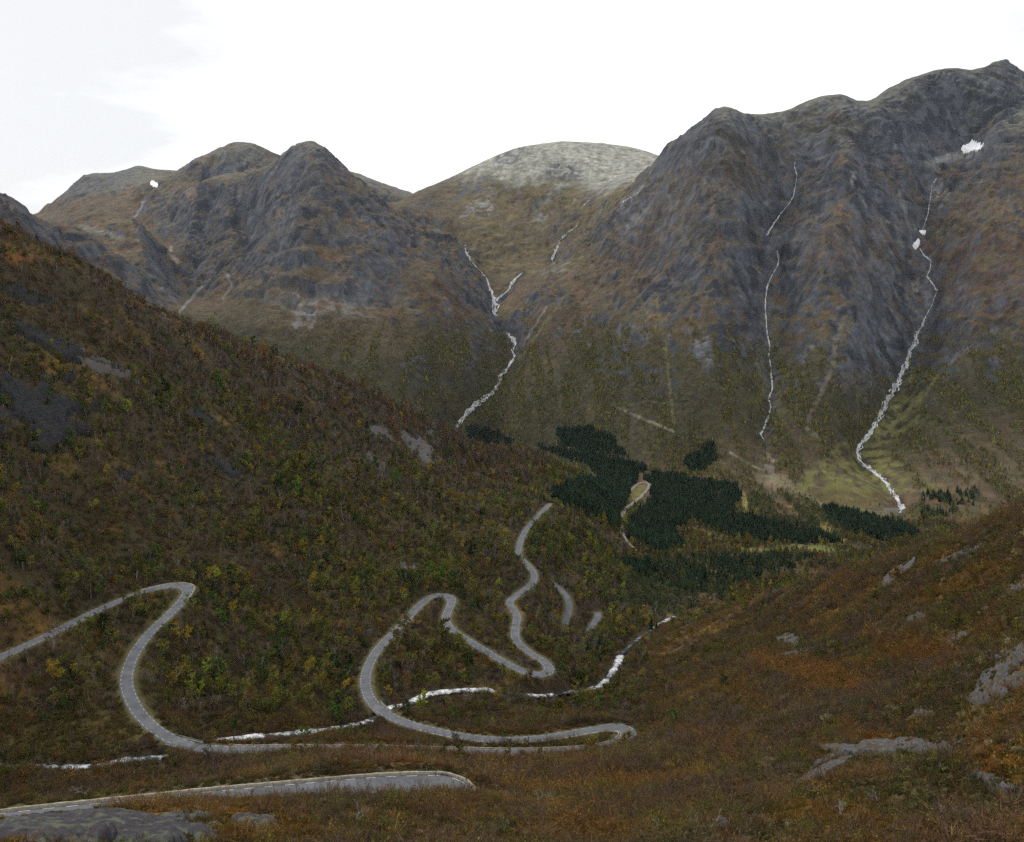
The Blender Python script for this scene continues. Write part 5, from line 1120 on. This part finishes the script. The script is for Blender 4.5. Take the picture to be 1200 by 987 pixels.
for i, (u, v, s_, lab, grp) in enumerate(SPR):
    x_, y_ = spot(u, v); pr = dict(label=lab, category='spruce')
    if grp: pr['group'] = grp
    stand('spruce_tree', x_, y_, s_ * lr.uniform(.9, 1.1), lr.uniform(0, 6), np.array([.02, .04, .022]) * lr.uniform(.7, 1.3), (('trunk', SP_M[i % 3][0]), ('crown', SP_M[i % 3][1])), .03, **pr)
LONE = [(348, 574, 1.1, (.20, .095, .018), 0, 'round orange birch alone on the hillside above the S bend'), (373, 610, 1.15, (.17, .14, .018), 6, 'tall yellow birch with its crown thinning, downhill of the orange birch'), (393, 636, .9, (.105, .14, .02), 4, 'lime green birch downhill of the tall yellow birch'), (368, 634, 1.0, (.03, .055, .016), 4, 'deep green tree beside the lime green birch'),
        (246, 644, .95, (.16, .095, .018), 6, 'ochre yellow birch uphill of the upper hairpin'), (279, 675, .9, (.105, .10, .02), 0, 'broad olive yellow birch downhill of the ochre birch'), (300, 672, .9, (.15, .085, .02), 1, 'slim ochre birch beside the broad olive birch'), (224, 570, .8, (.11, .13, .025), 6, 'small lime birch high on the hillside uphill of the hairpin'), (376, 525, .9, (.09, .12, .025), 4, 'lime green birch high on the hillside, uphill of the orange birch'),
        (380, 788, .85, (.05, .105, .02), 4, 'bright green birch on the slope beside the wide S bend'), (50, 850, .75, (.055, .10, .022), 6, 'bright green tree by the river below the upper road loop'), (334, 852, .75, (.11, .075, .016), 0, 'ochre brown birch by the river beside the straight road'), (238, 706, .7, (.032, .065, .018), 4, 'dark green bush just outside the upper hairpin'), (202, 742, .8, (.035, .07, .018), 4, 'green tree just below the upper hairpin'),
        (120, 765, .7, (.045, .085, .025), 4, 'green bush inside the upper road loop'), (549, 698, .9, (.14, .15, .02), 4, 'lime yellow bush uphill of the S bend top'), (563, 706, .8, (.12, .14, .02), 6, 'slim lime birch beside the lime yellow bush'), (583, 702, .9, (.19, .11, .02), 0, 'golden birch at the bend below the zigzag'), (463, 705, .7, (.10, .13, .025), 6, 'pale lime birch uphill of the wide S bend'),
        (655, 788, .7, (.03, .07, .02), 4, 'dark green bush at the lower hairpin outer edge'), (707, 735, .8, (.05, .11, .022), 4, 'bright green birch beside the small loop of road'), (620, 745, .7, (.06, .085, .03), 4, 'grey green birch inside the zigzag'), (161, 668, .6, (.095, .105, .02), 4, 'olive bush uphill of the upper road loop'), (160, 590, .9, (.09, .125, .02), 0, 'lime green birch on the dark slope uphill of the hairpin'),
        (718, 768, .7, (.12, .13, .022), 0, 'lime yellow bush beside the foaming bend of the river'), (160, 545, .9, (.035, .065, .018), 4, 'deep green tree high on the dark slope')]
for (u, v, s_, tn, kv_, lab) in LONE:
    x_, y_ = spot(u, v); tm, cm = birch_parts(kv_)
    stand('birch_tree', x_, y_, s_, lr.uniform(0, 6), tn, (('trunk', tm), ('crown', cm)), .1, wide=1.25 if kv_ in (0, 4) else 1.05, label=lab, category='tree')
SH_M = {}
for i in range(len(SHRUB['x'])):
    kv_ = int(SHRUB['kv'][i])
    if kv_ not in SH_M: SH_M[kv_] = (B_shrub[kv_].mesh('stems', HM, {0}), B_shrub[kv_].mesh('foliage', HM, {1, 2}))
    uu, vv = SHRUB['u'][i], SHRUB['v'][i]
    pl = 'among the rocks and orange grass on the nearest knoll' if uu > 850 and vv > 860 else ('on the brown slope uphill of the orange topped slab' if uu > 850 else ('behind the whaleback rock by the near road' if uu < 330 else 'below the near hairpin road'))
    lab = tint_name(SHRUB['k'][i]) + ' shrub ' + pl
    stand('heath_shrub', SHRUB['x'][i], SHRUB['y'][i], SHRUB['h'][i], lr.uniform(0, 6.28), SHRUB['t'][i], (('stems', SH_M[kv_][0]), ('foliage', SH_M[kv_][1])), .05, label=lab, category='shrub', group=lab.replace(' shrub ', ' shrubs '))
DEAD_M = [b.mesh('bleached_shrub', [M_DEADWOOD]) for b in B_dead]
DEADS = [(415, 972, 1.15, 'bleached forked shrub near the frame bottom below the hairpin'), (450, 968, .8, 'smaller bleached shrub beside the forked one'), (95, 934, 1.5, 'bleached leafless shrub beyond the near road'), (317, 921, 1.0, 'pale bare sapling on the verge of the near road'), (497, 905, 1.1, 'pale bare sapling beyond the near hairpin kerb'), (637, 942, 1.3, 'pale bare shrub on the heath beyond the hairpin'), (697, 930, 1.3, 'pale leaning bare shrub among brown bushes'), (706, 950, 1.0, 'pale bare shrub close to the leaning one'),
         (770, 978, .8, 'grey bare shrub by the mossy stump'), (820, 972, .9, 'grey twisted dead shrub by the mossy stump'), (818, 905, 1.0, 'pale stick shrub beside a dark bush'), (957, 932, .7, 'white forked dead branch below the wide slab'), (985, 958, .8, 'grey dead shrub tangled in orange grass'), (1030, 945, .8, 'grey dead shrub below the orange topped slab'), (1120, 968, .8, 'grey dead shrub tangle at the corner knoll'), (276, 972, .6, 'pale stick poking up behind the lichened rock'), (75, 905, 1.2, 'pale bare sapling by the foaming river')]
for i, (u, v, s_, lab) in enumerate(DEADS):
    x_, y_ = spot(u, v); o = link('bleached_shrub', DEAD_M[i % 3], label=lab, category='dead shrub'); o.location = (x_, y_, float(ground(x_, y_)) - .05); o.rotation_euler = (0, 0, lr.uniform(0, 6)); o.scale = (s_,) * 3
# boulders
def boulder_mesh(seed):
    import bmesh
    bm = bmesh.new(); bmesh.ops.create_icosphere(bm, subdivisions=4, radius=1.0); r = np.random.default_rng(seed)
    P_ = np.array([q.co[:] for q in bm.verts])
    for k in range(9):
        nv = r.normal(size=3); nv /= np.linalg.norm(nv); d = r.uniform(.5, .85); ex = np.clip(P_ @ nv - d, 0, None); P_ -= ex[:, None] * nv[None] * .92
    P_ *= 1 + .10 * fbm(P_[:, 0] * 3 + seed, P_[:, 1] * 3 + P_[:, 2] * 2.3, 2.0, 4, seed)[:, None]; P_ *= (1.15, .9, .7)
    for q, c in zip(bm.verts, P_): q.co = c
    me = bpy.data.meshes.new('boulder'); bm.to_mesh(me); bm.free(); me.materials.append(M_RK_GREY); me.polygons.foreach_set('use_smooth', np.ones(len(me.polygons), bool)); return me
BO = [boulder_mesh(900 + k) for k in range(4)]
BOULD = [(1174, 772, .75, 'pale boulder perched on the upper grey ledge'), (1159, 778, .4, 'small grey boulder beside the pale perched boulder'), (1129, 785, .45, 'white boulder lying in orange grass uphill of the steep face'), (933, 764, 1.0, 'grey boulder in the mossy hollow with pale stones'), (945, 768, .9, 'pale broken boulder beside the mossy hump'), (957, 768, .8, 'flat pale stone beside the mossy hump'), (926, 780, .7, 'dark boulder below the mossy hump'), (866, 792, .7, 'lone grey boulder among brown shrubs across the river'), (842, 817, .6, 'pale boulder in the brown shrubs beyond the flat hairpin'),
         (860, 815, .5, 'small grey stone beside the orange grass patch'), (1102, 855, .5, 'grey stone with dark underside in the brown hollow'), (843, 975, .75, 'upright grey mossy stump of rock near the frame bottom'), (440, 983, .35, 'round pale boulder at the frame bottom below the hairpin'), (1030, 900, .45, 'lichened boulder under the wide slab'), (1000, 906, .5, 'white streaked boulder at the lip of the wide slab'), (1121, 980, .3, 'pale lichened stone at the corner knoll'), (925, 983, .3, 'pale lichened stone near the frame bottom'), (1016, 903, .3, 'small pale stone next to the lichened boulder'), (1150, 800, .5, 'dark boulder at the foot of the steep rock face'), (740, 862, .7, 'dark boulder at the outer edge of the flat hairpin')]
for i, (u, v, s_, lab) in enumerate(BOULD):
    x_, y_ = spot(u, v); o = link('boulder', BO[i % 4], label=lab, category='boulder'); o.location = (x_, y_, float(ground(x_, y_)) + .25 * s_); o.rotation_euler = (lr.uniform(-.3, .3), lr.uniform(-.3, .3), lr.uniform(0, 6)); o.scale = (s_, s_, s_ * (2.0 if 'upright' in lab else 1.0))
log('plants')

# ---------------------------------------------------------------- the air
zlo = float(Z.min()) - 1; zhi = float(Z.max()) + 20
bx = [(-16000, -60, zlo), (16000, -60, zlo), (16000, 9800, zlo), (-16000, 9800, zlo)]
V = np.array(bx + [(a, b, zhi) for a, b, c in bx], float)
m, N = new_mat('air_haze'); vol = N('ShaderNodeVolumePrincipled', {'Color': (.80, .88, 1.0, 1), 'Density': HAZE if 'HAZE' in globals() else .000010, 'Anisotropy': .2})
o_ = N('ShaderNodeOutputMaterial'); N.link(vol.outputs[0], o_.inputs['Volume'])
if not globals().get('NOHAZE'): link('haze', mesh_np('haze', V, np.array([(0, 3, 2, 1), (4, 5, 6, 7), (0, 1, 5, 4), (1, 2, 6, 5), (2, 3, 7, 6), (3, 0, 4, 7)]), [m]), kind='stuff')

# ---------------------------------------------------------------- daylight, air and camera
SUN_EL, SUN_AZ = math.radians(42), math.radians(-52)     # azimuth from +Y (view direction), negative = towards -X
w = bpy.data.worlds.new('World'); scene.world = w; w.use_nodes = True
N = NT(w.node_tree); w.node_tree.nodes.clear()
sky = N('ShaderNodeTexSky', sky_type='NISHITA', sun_disc=False, sun_elevation=SUN_EL, sun_rotation=SUN_AZ, altitude=700.0, dust_density=2.0)
tc = N('ShaderNodeTexCoord')
mp = N('ShaderNodeMapping', {'Vector': tc.outputs['Generated'], 'Location': (3.1, .4, .7), 'Scale': (1, 1, 3.2)})
nz1 = N('ShaderNodeTexNoise', {'Vector': mp.outputs[0], 'Scale': 1.7, 'Detail': 6.0, 'Roughness': .55})
sep = N('ShaderNodeSeparateXYZ', {'Vector': tc.outputs['Generated']})
ramp = N('ShaderNodeMapRange', {'Value': nz1.outputs[0], 'From Min': .45, 'From Max': .60, 'To Min': .0, 'To Max': 1.0})
cloud = N.mix(ramp.outputs[0], (9.7, 9.75, 9.85), (14.6, 14.7, 14.8))
skyc = N.mix(.9, sky.outputs[0], cloud)
below = N.math('LESS_THAN', sep.outputs['Z'], -.02)
skyc = N.mix(below, skyc, (1.0, .9, .75))
bg = N('ShaderNodeBackground', {'Color': skyc, 'Strength': .1})
o = N('ShaderNodeOutputWorld'); N.link(bg.outputs[0], o.inputs['Surface'])
sl = bpy.data.lights.new('sun', 'SUN'); sl.energy = 1.4; sl.angle = math.radians(14); sl.color = (1, .96, .9)
so = bpy.data.objects.new('sun', sl); C.objects.link(so)
so.rotation_euler = (math.pi / 2 - SUN_EL, 0, math.pi - SUN_AZ)
# a sun lamp shines along its -Z; point it from the sky direction to the ground
from mathutils import Vector
sd = Vector((math.sin(SUN_AZ) * math.cos(SUN_EL), math.cos(SUN_AZ) * math.cos(SUN_EL), math.sin(SUN_EL)))
so.rotation_euler = sd.to_track_quat('Z', 'Y').to_euler(); so.location = (0, 0, 400)
sky.sun_rotation = SUN_AZ
cam = bpy.data.cameras.new('camera'); co = bpy.data.objects.new('camera', cam); C.objects.link(co)
cam.sensor_fit = 'HORIZONTAL'; cam.sensor_width = 36.0; cam.lens = 36.0 * FOC / PW
cam.clip_start = .5; cam.clip_end = 20000
co.location = (0, 0, 0); co.rotation_euler = (math.pi / 2 - PITCH, 0, 0)
scene.camera = co
scene.view_settings.view_transform = 'Standard'; scene.view_settings.look = 'None'
scene.view_settings.exposure = 0.0; scene.view_settings.gamma = 1.0; scene.view_settings.use_curve_mapping = False
scene.cycles.use_denoising = False
log('script done')
